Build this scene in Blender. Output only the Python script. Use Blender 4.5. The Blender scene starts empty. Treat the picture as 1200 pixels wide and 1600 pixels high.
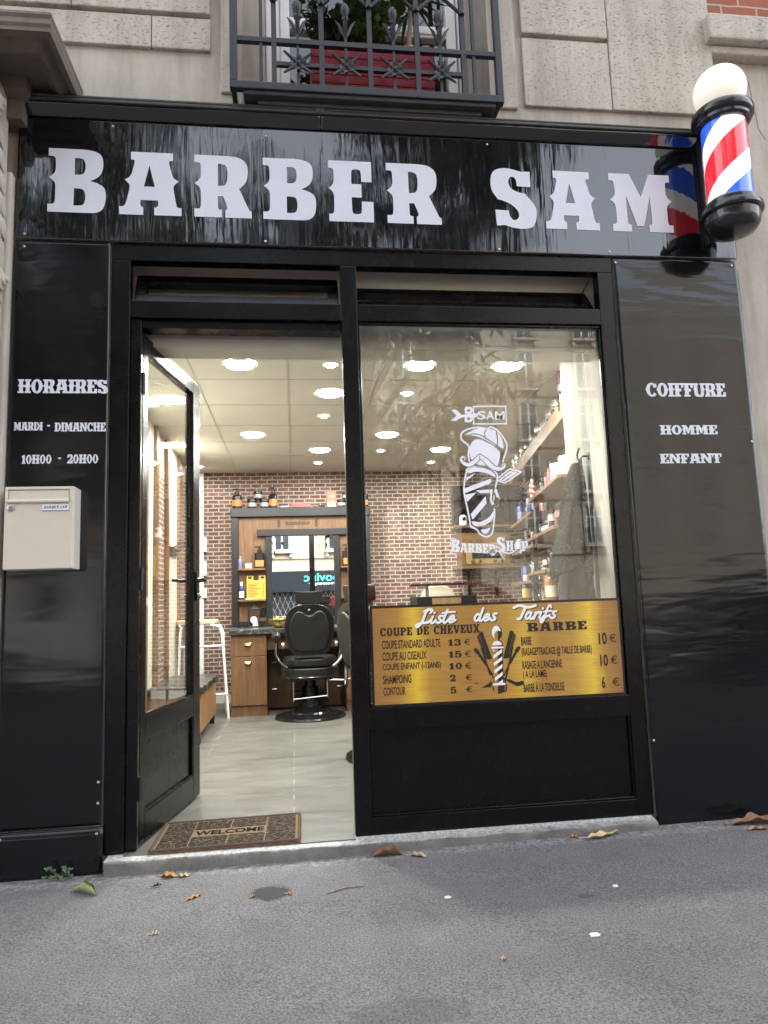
import bpy, bmesh, math, random
import numpy as np
from mathutils import Vector, Matrix, Euler
from mathutils.geometry import tessellate_polygon
random.seed(7)
R = math.radians
scene = bpy.context.scene
COL = scene.collection

# ------------------------------------------------------------------ camera, world, sun, exposure
cam_d = bpy.data.cameras.new('camera')
cam = bpy.data.objects.new('camera', cam_d); COL.objects.link(cam)
cam_d.sensor_fit = 'VERTICAL'; cam_d.sensor_height = 36.0; cam_d.lens = 1109.0/1600.0*36.0
cam_d.clip_start = 0.05; cam_d.clip_end = 400
def rot3(p, r, y):
    return Matrix.Rotation(y, 3, 'Z') @ Matrix.Rotation(p, 3, 'X') @ Matrix.Rotation(r, 3, 'Y')
M_ = rot3(0.12641245, 0.03394395, -0.12744112)
ex, ey, ez = M_ @ Vector((1,0,0)), M_ @ Vector((0,1,0)), M_ @ Vector((0,0,1))
Rm = Matrix((ex, ez, -ey)).transposed()
cam.matrix_world = Matrix.Translation((0.81710, -3.25091, 1.01069)) @ Rm.to_4x4()
scene.camera = cam

SUN_EL, SUN_AZ = 48.0, 25.0          # elevation, compass-like azimuth of the (veiled) sun
world = bpy.data.worlds.new('World'); scene.world = world; world.use_nodes = True
wn = world.node_tree.nodes; wl = world.node_tree.links
for n in list(wn): wn.remove(n)
wo = wn.new('ShaderNodeOutputWorld'); wb = wn.new('ShaderNodeBackground'); sky = wn.new('ShaderNodeTexSky')
sky.sky_type = 'NISHITA'; sky.sun_disc = False
sky.sun_elevation = R(SUN_EL); sky.sun_rotation = R(SUN_AZ)
sky.air_density = 1.0; sky.dust_density = 3.0; sky.ozone_density = 1.0
hs = wn.new('ShaderNodeHueSaturation'); hs.inputs['Saturation'].default_value = 0.34   # thin overcast veil: less blue
wl.new(sky.outputs[0], hs.inputs['Color']); wl.new(hs.outputs[0], wb.inputs[0]); wl.new(wb.outputs[0], wo.inputs[0])
wb.inputs[1].default_value = 0.15
sun_d = bpy.data.lights.new('sun', 'SUN'); sun = bpy.data.objects.new('sun', sun_d); COL.objects.link(sun)
sun_d.energy = 0.6; sun_d.angle = R(12); sun_d.color = (1.0, 0.96, 0.9)
sd = Vector((math.sin(R(SUN_AZ))*math.cos(R(SUN_EL)), math.cos(R(SUN_AZ))*math.cos(R(SUN_EL)), math.sin(R(SUN_EL))))
sun.rotation_euler = sd.to_track_quat('Z', 'Y').to_euler()
vs = scene.view_settings; vs.view_transform = 'Standard'; vs.look = 'None'; vs.gamma = 1.0; vs.use_curve_mapping = False
vs.exposure = 2.9
scene.cycles.use_denoising = True
scene.cycles.max_bounces = 10; scene.cycles.transparent_max_bounces = 24
scene.cycles.diffuse_bounces = 5; scene.cycles.glossy_bounces = 5
scene.cycles.sample_clamp_indirect = 8.0
scene.cycles.caustics_reflective = False; scene.cycles.caustics_refractive = False

# ------------------------------------------------------------------ helpers
def lin(r, g, b):
    f = lambda v: (v/255/12.92) if v/255 <= 0.04045 else ((v/255+0.055)/1.055)**2.4
    return (f(r), f(g), f(b))

class NT:
    def __init__(s, name):
        s.m = bpy.data.materials.new(name); s.m.use_nodes = True
        s.t = s.m.node_tree; s.n = s.t.nodes; s.l = s.t.links
        s.b = s.n['Principled BSDF']; s.out = s.n['Material Output']
        s.tc = s.n.new('ShaderNodeTexCoord')
    def link(s, a, b): s.l.new(a, b)
    def mapping(s, scale=(1,1,1), loc=(0,0,0), rot=(0,0,0), src='Object'):
        mp = s.n.new('ShaderNodeMapping'); s.link(s.tc.outputs[src], mp.inputs[0])
        mp.inputs['Scale'].default_value = scale; mp.inputs['Location'].default_value = loc; mp.inputs['Rotation'].default_value = rot
        return mp.outputs[0]
    def noise(s, scale, detail=5, rough=0.6, vec=None, dist=0.0):
        t = s.n.new('ShaderNodeTexNoise'); t.inputs['Scale'].default_value = scale; t.inputs['Detail'].default_value = detail
        t.inputs['Roughness'].default_value = rough; t.inputs['Distortion'].default_value = dist
        s.link(vec if vec is not None else s.tc.outputs['Object'], t.inputs['Vector']); return t.outputs['Fac']
    def voro(s, scale, vec=None, feature='F1', out='Distance', rnd=1.0):
        t = s.n.new('ShaderNodeTexVoronoi'); t.feature = feature; t.inputs['Scale'].default_value = scale; t.inputs['Randomness'].default_value = rnd
        s.link(vec if vec is not None else s.tc.outputs['Object'], t.inputs['Vector']); return t.outputs[out]
    def ramp(s, fac, stops, interp='LINEAR'):
        r = s.n.new('ShaderNodeValToRGB'); r.color_ramp.interpolation = interp
        while len(r.color_ramp.elements) < len(stops): r.color_ramp.elements.new(0.5)
        for e, (p, c) in zip(r.color_ramp.elements, stops):
            e.position = p; e.color = (*c, 1) if len(c) == 3 else c
        s.link(fac, r.inputs[0]); return r.outputs[0]
    def mix(s, fac, a, b, mode='MIX'):
        x = s.n.new('ShaderNodeMix'); x.data_type = 'RGBA'; x.blend_type = mode
        for v, i in ((fac, x.inputs[0]), (a, x.inputs[6]), (b, x.inputs[7])):
            if hasattr(v, 'is_output') or isinstance(v, bpy.types.NodeSocket): s.link(v, i)
            elif isinstance(v, (int, float)): i.default_value = v
            else: i.default_value = (*v, 1)
        return x.outputs[2]
    def math(s, op, a, b=0.0, c=None):
        x = s.n.new('ShaderNodeMath'); x.operation = op
        for v, i in ((a, 0), (b, 1), (c, 2)):
            if v is None: continue
            if isinstance(v, bpy.types.NodeSocket): s.link(v, x.inputs[i])
            else: x.inputs[i].default_value = v
        return x.outputs[0]
    def bump(s, h, strength=0.3, dist=0.01, prev=None):
        b = s.n.new('ShaderNodeBump'); b.inputs['Strength'].default_value = strength; b.inputs['Distance'].default_value = dist
        s.link(h, b.inputs['Height'])
        if prev is not None: s.link(prev, b.inputs['Normal'])
        return b.outputs[0]
    def col(s, c):
        if isinstance(c, bpy.types.NodeSocket): s.link(c, s.b.inputs['Base Color'])
        else: s.b.inputs['Base Color'].default_value = (*c, 1)
        return s
    def set(s, rough=None, metal=None, spec=None, normal=None, ior=None, emit=None, estr=1.0, coat=None, sheen=None):
        b = s.b.inputs
        if rough is not None:
            if isinstance(rough, bpy.types.NodeSocket): s.link(rough, b['Roughness'])
            else: b['Roughness'].default_value = rough
        if metal is not None: b['Metallic'].default_value = metal
        if spec is not None: b['Specular IOR Level'].default_value = spec
        if ior is not None: b['IOR'].default_value = ior
        if normal is not None: s.link(normal, b['Normal'])
        if emit is not None:
            if isinstance(emit, bpy.types.NodeSocket): s.link(emit, b['Emission Color'])
            else: b['Emission Color'].default_value = (*emit, 1)
            b['Emission Strength'].default_value = estr
        if coat is not None: b['Coat Weight'].default_value = coat; b['Coat Roughness'].default_value = 0.08
        if sheen is not None: b['Sheen Weight'].default_value = sheen
        return s

def simple(name, c, rough=0.5, metal=0.0, var=0.12, nscale=18, bump=0.0, bscale=60, spec=0.5, coat=None, sheen=None):
    t = NT(name)
    if var:
        f = t.noise(nscale, 6, 0.65)
        t.col(t.ramp(f, [(0.25, tuple(v*(1-var) for v in c)), (0.75, tuple(min(1, v*(1+var)) for v in c))]))
        t.set(rough=t.ramp(t.noise(nscale*1.7, 4), [(0.3, (max(0.02, rough*0.85),)*3), (0.7, (min(1, rough*1.15),)*3)]))
    else: t.col(c).set(rough=rough)
    t.set(metal=metal, spec=spec, coat=coat, sheen=sheen)
    if bump: t.set(normal=t.bump(t.noise(bscale, 5, 0.65), bump, 0.004))
    return t.m

ORIG = {}
def tag(o, label=None, cat=None, group=None, kind=None):
    if label: o['label'] = label
    if cat: o['category'] = cat
    if group: o['group'] = group
    if kind: o['kind'] = kind
    return o
def thing(name, loc, label, cat, group=None):
    o = bpy.data.objects.new(name, None); COL.objects.link(o); o.location = loc; o.empty_display_size = 0.05
    ORIG[o.name] = Vector(loc); return tag(o, label, cat, group)

class MB:
    def __init__(s): s.v = []; s.f = []; s.mi = []
    def add(s, vs, fs, mi=0):
        b = len(s.v); s.v += [tuple(v) for v in vs]
        for f in fs: s.f.append(tuple(i+b for i in f)); s.mi.append(mi)
    def box(s, x0, x1, y0, y1, z0, z1, mi=0, M=None):
        v = [Vector((x, y, z)) for z in (z0, z1) for y in (y0, y1) for x in (x0, x1)]
        if M is not None: v = [M @ p for p in v]
        s.add(v, [(0,2,3,1), (4,5,7,6), (0,1,5,4), (2,6,7,3), (0,4,6,2), (1,3,7,5)], mi); return s
    def tube(s, pts, r, n=10, mi=0, caps=True):
        pts = [Vector(p) for p in pts]; k = len(pts)
        rs = r if isinstance(r, (list, tuple)) else [r]*k
        rings = []; up = None
        for i, p in enumerate(pts):
            d = (pts[min(i+1, k-1)] - pts[max(i-1, 0)]).normalized()
            if up is None: up = Vector((0, 0, 1)) if abs(d.z) < 0.9 else Vector((1, 0, 0))
            a = d.cross(up).normalized(); b_ = a.cross(d).normalized(); up = b_
            rings.append([p + (a*math.cos(2*math.pi*j/n) + b_*math.sin(2*math.pi*j/n))*rs[i] for j in range(n)])
        vs = [q for rg in rings for q in rg]; fs = []
        for i in range(k-1):
            for j in range(n):
                fs.append((i*n+j, i*n+(j+1) % n, (i+1)*n+(j+1) % n, (i+1)*n+j))
        if caps: fs.append(tuple(range(n))[::-1]); fs.append(tuple((k-1)*n+j for j in range(n)))
        s.add(vs, fs, mi); return s
    def lathe(s, prof, c=(0,0,0), n=28, mi=0, M=None, close=True):
        c = Vector(c); vs = []; fs = []; k = len(prof)
        for r, h in prof:
            for j in range(n):
                p = Vector((max(r, 1e-4)*math.cos(2*math.pi*j/n), max(r, 1e-4)*math.sin(2*math.pi*j/n), h))
                vs.append((M @ p if M is not None else p) + c)
        for i in range(k-1):
            for j in range(n): fs.append((i*n+j, i*n+(j+1) % n, (i+1)*n+(j+1) % n, (i+1)*n+j))
        if close: fs.append(tuple(range(n))[::-1]); fs.append(tuple((k-1)*n+j for j in range(n)))
        s.add(vs, fs, mi); return s
    def prism(s, loop, f0, f1, mi=0):
        # loop of 2D points; f0/f1 map a 2D point to the two end faces
        n = len(loop); vs = [f0(*p) for p in loop] + [f1(*p) for p in loop]
        s.add(vs, [tuple(range(n)), tuple(range(n, 2*n))[::-1]] + [(i, i+n, (i+1) % n+n, (i+1) % n) for i in range(n)], mi); return s
    def grid(s, nu, nv, fn, mi=0, wrap=False):
        vs = [fn(i/(nu-1), j/(nv-1)) for j in range(nv) for i in range(nu)]
        s.add(vs, [(j*nu+i, j*nu+i+1, (j+1)*nu+i+1, (j+1)*nu+i) for j in range(nv-1) for i in range(nu-1)], mi); return s
    def build(s, name, mats, parent=None, bevel=0.0, smooth=False, angle=40, fixn=True, seg=2, solid=0.0, subd=0):
        me = bpy.data.meshes.new(name)
        off = Vector((0, 0, 0))
        if parent is not None: off = ORIG.get(parent.name, off)
        me.from_pydata([Vector(v)-off for v in s.v], [], s.f)
        if not isinstance(mats, (list, tuple)): mats = [mats]
        for m in mats: me.materials.append(m)
        for p, i in zip(me.polygons, s.mi): p.material_index = i
        if fixn:
            bm = bmesh.new(); bm.from_mesh(me); bmesh.ops.recalc_face_normals(bm, faces=bm.faces); bm.to_mesh(me); bm.free()
        if smooth:
            for p in me.polygons: p.use_smooth = True
            me.set_sharp_from_angle(angle=R(angle))
        me.update()
        o = bpy.data.objects.new(name, me); COL.objects.link(o)
        if parent is not None: o.parent = parent; ORIG[o.name] = off
        else: ORIG[o.name] = Vector((0, 0, 0))
        if solid:
            md = o.modifiers.new('thickness', 'SOLIDIFY'); md.thickness = solid; md.offset = 0
        if bevel:
            md = o.modifiers.new('edges', 'BEVEL'); md.width = bevel; md.segments = seg; md.limit_method = 'ANGLE'; md.angle_limit = R(40)
        if subd:
            md = o.modifiers.new('smooth', 'SUBSURF'); md.levels = subd; md.render_levels = subd
        return o
def kids(o): return [c for c in bpy.data.objects if c.parent is o]
def copy_tree(o, parent=None):
    ch = kids(o); c = o.copy(); COL.objects.link(c)
    if parent is not None: c.parent = parent
    for k in ch: copy_tree(k, c)
    return c
def solo(mb, name, mats, label, cat, base, group=None, **kw):
    """a thing that is one mesh, with its origin at base"""
    o = mb.build(name, mats, None, **kw); b = Vector(base)
    o.data.transform(Matrix.Translation(-b)); o.location = b
    return tag(o, label, cat, group)
def struct(mb, name, mats, **kw): return tag(mb.build(name, mats, None, **kw), kind='structure')
def hook(o, parent):
    off = ORIG[parent.name]; o.parent = parent; ORIG[o.name] = off; return o

# ------------------------------------------------------------------ lettering
def smooth_loop(pts, it=3):
    """points flagged 's' (third item) are rounded by corner cutting; the others stay sharp"""
    P = [(p[0], p[1], len(p) > 2 and p[2] == 's') for p in pts]
    for _ in range(it):
        Q = []; n = len(P)
        for i, (x, y, s) in enumerate(P):
            if not s: Q.append((x, y, s)); continue
            a, b = P[i-1], P[(i+1) % n]
            Q.append((x*.75+a[0]*.25, y*.75+a[1]*.25, True)); Q.append((x*.75+b[0]*.25, y*.75+b[1]*.25, True))
        P = Q
    return [(x, y) for x, y, s in P]
def spur(side, x, tip, yc, h):
    """cusp spur on a vertical stem edge at x; side 'L' runs upward, 'R' runs downward"""
    out = []
    for k in (-1, -.6, -.3, -.1, 0, .1, .3, .6, 1):
        d = (1-abs(k))**2.2
        out.append((x+(tip-x)*d, yc+k*h))
    return out if side == 'L' else out[::-1]
def ell(cx, cy, rx, ry, n=36, a0=0, a1=360):
    return [(cx+rx*math.cos(R(a0+(a1-a0)*i/n)), cy+ry*math.sin(R(a0+(a1-a0)*i/n))) for i in range(n if a1-a0 == 360 else n+1)]
def glyphs(sp=True):
    G = {}; S = 's'
    def L(x, tip=None, yc=.54, h=.13): return spur('L', x, (x-.11 if tip is None else tip), yc, h) if sp else []
    def Rr(x, tip=None, yc=.54, h=.13): return spur('R', x, (x+.11 if tip is None else tip), yc, h) if sp else []
    G['B'] = (.89, [[(0,0),(0,.122),(.085,.122,S),(.115,.16,S)]+L(.115,.01)+[(.115,.84,S),(.085,.878,S),(0,.878),(0,1),(.52,1),(.68,.99,S),(.83,.93,S),(.86,.77,S),(.83,.62,S),(.74,.54,S),(.65,.505),(.78,.47,S),(.89,.4,S),(.905,.24,S),(.87,.07,S),(.76,0,S),(.6,0)],
        [(.41,.595),(.41,.86),(.47,.86),(.54,.85,S),(.575,.79,S),(.575,.67,S),(.54,.605,S),(.47,.595)], [(.40,.11),(.40,.38),(.47,.38),(.55,.37,S),(.58,.3,S),(.58,.19,S),(.55,.12,S),(.47,.11)]])
    A = [(0,0),(0,.125),(.06,.125,S),(.105,.16,S)]
    A += [(.165,.42),(.165,.48,S),(.085,.55),(.17,.6,S),(.2,.67)] if sp else []
    A += [(.245,.84,S),(.235,.875,S),(.18,.875),(.18,1),(.86,1),(.86,.875),(.80,.875,S),(.79,.84,S)]
    A += [(.84,.67),(.86,.6,S),(.955,.55),(.87,.48,S),(.87,.42)] if sp else []
    A += [(.915,.16,S),(.94,.125,S),(1,.125),(1,0),(.56,0),(.56,.12),(.60,.125,S),(.625,.16,S),(.62,.235),(.34,.235),(.335,.16,S),(.36,.125,S),(.385,.115),(.385,0)]
    G['A'] = (.96, [[(x*.96,y)+tuple(r) for x,y,*r in A], [(.46,.79),(.375,.45),(.545,.45)]])
    G['R'] = (.87, [[(0,0),(0,.13),(.075,.13,S),(.1,.16,S)]+L(.1,0)+[(.1,.84,S),(.075,.875,S),(0,.875),(0,1),(.5,1),(.68,.99,S),(.81,.9,S),(.83,.74,S),(.8,.57,S),(.69,.47),(.83,.15,S),(.86,.11,S),(.88,.11),(.88,0),(.475,0),(.475,.12),(.5,.125,S),(.51,.17,S),(.44,.34),(.36,.34),(.36,.16,S),(.375,.125,S),(.42,.125),(.42,0)],
        [(.36,.51),(.36,.865),(.41,.865),(.49,.84,S),(.51,.76,S),(.51,.62,S),(.48,.52,S),(.41,.51)]])
    G['E'] = (.76, [[(0,0),(0,.12),(.06,.12,S),(.09,.16,S)]+L(.09,0)+[(.09,.84,S),(.065,.875,S),(0,.875),(0,1),(.74,1),(.74,.66),(.56,.66),(.56,.82,S),(.53,.865,S),(.42,.865,S),(.39,.835,S),(.39,.62),(.56,.62),(.56,.40),(.39,.40),(.39,.17,S),(.42,.125,S),(.53,.125,S),(.56,.16,S),(.56,.335),(.76,.335),(.76,0)]])
    G['F'] = (.74, [[(0,0),(0,.12),(.06,.12,S),(.09,.16,S)]+L(.09,0)+[(.09,.84,S),(.065,.875,S),(0,.875),(0,1),(.74,1),(.74,.66),(.56,.66),(.56,.82,S),(.53,.865,S),(.42,.865,S),(.39,.835,S),(.39,.6),(.56,.6),(.56,.38),(.39,.38),(.39,.16,S),(.42,.12,S),(.5,.12),(.5,0)]])
    S0 = [(305,95),(305,178),(228,176),(226,140,S),(210,125,S),(190,128,S),(178,155,S),(192,190,S),(230,208,S)]+([(276,216),(279,224)] if sp else [(275,222)])+[(305,250,S),(333,290,S),(330,340,S),(312,392,S),(255,404,S),(190,398,S),(150,383,S),(125,388),(105,388),(101,305),(175,308),(178,335,S),(195,358,S),(216,356,S),(234,338,S),(228,305,S),(190,272,S),(140,254,S)]+([(118,250),(114,243)] if sp else [])+[(84,205,S),(80,150,S),(95,100,S),(140,82,S),(190,82,S),(230,92,S),(255,97)]
    G['S'] = (.79, [[((x-82)/314, (396-y)/314)+tuple(r) for x,y,*r in S0]])
    Mo = [(.02,0),(.02,.125),(.08,.125,S),(.1,.16,S)]+L(.095,.0)+[(.085,.84,S),(.065,.875,S),(0,.875),(0,1),(.37,1),(.55,.6),(.71,1),(1.08,1),(1.08,.875),(1.01,.875,S),(1.0,.84,S)]+Rr(1.0,1.1)+[(1.0,.16,S),(1.02,.125,S),(1.09,.125),(1.09,0),(.66,0),(.66,.125),(.70,.125,S),(.72,.16,S),(.71,.62),(.57,.1),(.45,.1),(.29,.62),(.285,.16,S),(.3,.125,S),(.35,.125),(.35,0)]
    G['M'] = (1.1, [Mo])
    def ser(x0, x1): return None
    G['H'] = (.94, [[(0,0),(0,.13),(.09,.13)]+L(.09,-.02)+[(.09,.87),(0,.87),(0,1),(.44,1),(.44,.87),(.37,.87),(.37,.6),(.57,.6),(.57,.87),(.5,.87),(.5,1),(.94,1),(.94,.87),(.85,.87)]+Rr(.85,.96)+[(.85,.13),(.94,.13),(.94,0),(.5,0),(.5,.13),(.57,.13),(.57,.43),(.37,.43),(.37,.13),(.44,.13),(.44,0)]])
    def Oo(w, hole=.13):
        e = ell(w/2, .5, w/2-.03, .52, 40)
        if sp:
            e[0] = (w+.05, .52); e[20] = (-.05, .52)
        return [e, ell(w/2, .5, hole, .37, 28)]
    G['O'] = (.86, Oo(.86)); G['0'] = (.72, Oo(.72, .11))
    G['I'] = (.46, [[(0,0),(0,.13),(.09,.13)]+L(.09,-.03)+[(.09,.87),(0,.87),(0,1),(.46,1),(.46,.87),(.37,.87)]+Rr(.37,.49)+[(.37,.13),(.46,.13),(.46,0)]])
    G['D'] = (.86, [[(0,0),(0,.13),(.09,.13)]+L(.09,-.02)+[(.09,.87),(0,.87),(0,1)]+ell(.42,.5,.44,.5,24,90,-90)[0:0]+[(.42+.44*math.cos(R(a)), .5+.5*math.sin(R(a))) for a in range(90,-91,-9)],
        [(.37,.14),(.37,.86)]+[(.42+.16*math.cos(R(a)), .5+.36*math.sin(R(a))) for a in range(90,-91,-15)]])
    G['N'] = (.98, [[(0,0),(0,.13),(.08,.13)]+L(.08,-.03)+[(.08,.87),(0,.87),(0,1),(.36,1),(.68,.45),(.68,.87),(.57,.87),(.57,1),(.98,1),(.98,.87),(.9,.87)]+Rr(.9,1.0)+[(.9,0),(.66,0),(.29,.63),(.29,.13),(.4,.13),(.4,0)]])
    c_out = [(.44+.44*math.cos(R(a)), .5+.52*math.sin(R(a))) for a in range(52, 331, 9)]
    if sp: c_out[len(c_out)//2-1] = (-.06, .52)
    c_in = [(.44+.16*math.cos(R(a)), .5+.38*math.sin(R(a))) for a in range(300, 59, -12)]
    G['C'] = (.82, [[(.8,.97),(.71,.93)]+c_out+[(.56,.3)]+c_in+[(.56,.66),(.8,.66)]])
    G['U'] = (.9, [[(0,1),(.42,1),(.42,.87),(.35,.87),(.35,.32),(.38,.16,S),(.47,.13,S),(.56,.16,S),(.59,.32),(.59,.87),(.52,.87),(.52,1),(.9,1),(.9,.87),(.82,.87)]+Rr(.82,.93)+[(.82,.3),(.8,.06,S),(.64,-.02,S),(.3,-.02,S),(.1,.06,S),(.08,.3)]+L(.08,-.03)+[(.08,.87),(0,.87)]])
    G['T'] = (.84, [[(.17,0),(.17,.13),(.28,.13)]+L(.28,.17)+[(.28,.86),(.16,.86),(.14,.66),(0,.66),(0,1),(.84,1),(.84,.66),(.7,.66),(.68,.86),(.56,.86)]+Rr(.56,.67)+[(.56,.13),(.67,.13),(.67,0)]])
    G['P'] = (.82, [[(0,0),(0,.13),(.09,.13)]+L(.09,-.02)+[(.09,.87),(0,.87),(0,1),(.45,1)]+[(.45+.37*math.cos(R(a)), .69+.31*math.sin(R(a))) for a in range(90,-91,-12)]+[(.37,.38),(.37,.13),(.47,.13),(.47,0)],
        [(.37,.52),(.37,.86),(.44,.86)]+[(.45+.12*math.cos(R(a)), .69+.17*math.sin(R(a))) for a in range(75,-76,-25)]+[(.44,.52)]])
    G['V'] = (.95, [[(0,1),(.43,1),(.43,.87),(.36,.87),(.52,.36),(.66,.87),(.58,.87),(.58,1),(.95,1),(.95,.87),(.88,.87),(.6,0),(.35,0),(.07,.87),(0,.87)]])
    G['X'] = (.96, [[(0,0),(0,.13),(.08,.13),(.32,.5),(.1,.87),(.02,.87),(.02,1),(.44,1),(.44,.87),(.4,.87),(.5,.68),(.6,.87),(.55,.87),(.55,1),(.94,1),(.94,.87),(.86,.87),(.63,.52),(.88,.13),(.96,.13),(.96,0),(.52,0),(.52,.13),(.57,.13),(.46,.33),(.34,.13),(.4,.13),(.4,0)]])
    G['1'] = (.5, [[(.02,0),(.02,.13),(.12,.13),(.12,.74),(.0,.70),(.0,.82),(.25,1),(.4,1),(.4,.13),(.5,.13),(.5,0)]])
    G['2'] = (.72, [[(.02,0),(.02,.16),(.3,.42,S),(.46,.6,S),(.46,.8,S),(.36,.88,S),(.26,.82,S),(.28,.66),(.03,.66),(.02,.86,S),(.16,1.03,S),(.56,1.03,S),(.72,.85,S),(.7,.6,S),(.55,.42,S),(.34,.24),(.52,.24),(.52,.36),(.72,.36),(.72,0)]])
    G['3'] = (.7, [[(0,.3),(.02,.06,S),(.2,-.03,S),(.5,-.03,S),(.7,.08,S),(.72,.42,S),(.54,.53),(.68,.6,S),(.68,.92,S),(.5,1.03,S),(.18,1.03,S),(.04,.95,S),(.03,.72),(.26,.72),(.27,.86,S),(.36,.9,S),(.44,.84,S),(.44,.64,S),(.36,.6,S),(.26,.6),(.26,.47),(.36,.47,S),(.46,.44,S),(.46,.16,S),(.36,.1,S),(.26,.14,S),(.24,.3)]])
    G['5'] = (.7, [[(0,.3),(.02,.06,S),(.2,-.03,S),(.5,-.03,S),(.72,.1,S),(.72,.56,S),(.5,.68,S),(.28,.63),(.28,.8),(.65,.8),(.65,1),(.07,1),(.05,.42),(.24,.42),(.32,.53,S),(.44,.52,S),(.47,.34,S),(.45,.14,S),(.34,.1,S),(.24,.14,S),(.24,.3)]])
    G['6'] = (.7, Oo(.7, .11))
    G['-'] = (.5, [[(.06,.46),(.06,.6),(.44,.6),(.44,.46)]])
    G[' '] = (.4, [])
    return {k: (w, [smooth_loop(l) for l in ls]) for k, (w, ls) in G.items()}
GS, GP = glyphs(True), glyphs(False)
def tess(loops):
    pts = [p for l in loops for p in l]
    tr = tessellate_polygon([[Vector((x, y, 0)) for x, y in l] for l in loops])
    return pts, tr
def put_loops(mb, loops, fn, mi=0, depth=None):
    if not loops: return
    def area(l): return .5*sum(l[i-1][0]*l[i][1]-l[i][0]*l[i-1][1] for i in range(len(l)))
    def inside(p, l):
        c = False
        for i in range(len(l)):
            (ax, ay), (bx, by) = l[i-1], l[i]
            if (ay > p[1]) != (by > p[1]) and p[0] < (bx-ax)*(p[1]-ay)/(by-ay)+ax: c = not c
        return c
    xs = [p[0] for l in loops for p in l]; ys = [p[1] for l in loops for p in l]
    cx, cy = min(xs), min(ys); k = 100.0/max(max(xs)-cx, max(ys)-cy, 1e-9)
    depth_ = [sum(1 for m in loops if m is not l and inside(l[0], m)) for l in loops]
    for l, d in zip(loops, depth_):
        if d % 2: continue
        holes = [h for h, dh in zip(loops, depth_) if dh == d+1 and inside(h[0], l)]
        pts, tr = tess([[((x-cx)*k, (y-cy)*k) for x, y in q] for q in [l]+holes])
        mb.add([fn(x/k+cx, y/k+cy) for x, y in pts], [t for t in tr if len(set(t)) == 3], mi)
def slab_text(mb, text, fn, x0, x1, z0, z1, G=GS, gap=.05, mi=0, caps=None):
    """fit text into the box; caps = relative height of letters after the first of each word"""
    w = 0; items = []; first = True
    for ch in text:
        gw, ls = G[ch]; k = 1.0
        if caps and not first: k = caps
        first = (ch == ' ')
        items.append((w, k, ls)); w += gw*k + gap
    w -= gap; sx = (x1-x0)/w; sz = z1-z0
    for ox, k, ls in items:
        put_loops(mb, [[(x0+(ox+px*k)*sx, z0+py*k*sz) for px, py in l] for l in ls], fn, mi)
def sans(mb, text, fn, x0, x1, z0, z1, bold=0.0, shear=0.0, mi=0, caps=False):
    """built-in font fitted into a box"""
    cu = bpy.data.curves.new('t', 'FONT'); cu.body = text; cu.offset = bold; cu.shear = shear; cu.resolution_u = 3; cu.fill_mode = 'FRONT'
    if caps: cu.space_character = 1.0
    o = bpy.data.objects.new('t', cu); COL.objects.link(o); bpy.context.view_layer.update()
    me = o.evaluated_get(bpy.context.evaluated_depsgraph_get()).to_mesh()
    vs = [v.co.copy() for v in me.vertices]; fs = [tuple(p.vertices) for p in me.polygons]
    o.to_mesh_clear(); bpy.data.objects.remove(o); bpy.data.curves.remove(cu)
    if not vs: return
    ax, bx = min(v.x for v in vs), max(v.x for v in vs); ay, by = min(v.y for v in vs), max(v.y for v in vs)
    mb.add([fn(x0+(v.x-ax)/(bx-ax)*(x1-x0), z0+(v.y-ay)/(by-ay)*(z1-z0)) for v in vs], fs, mi)

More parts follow.
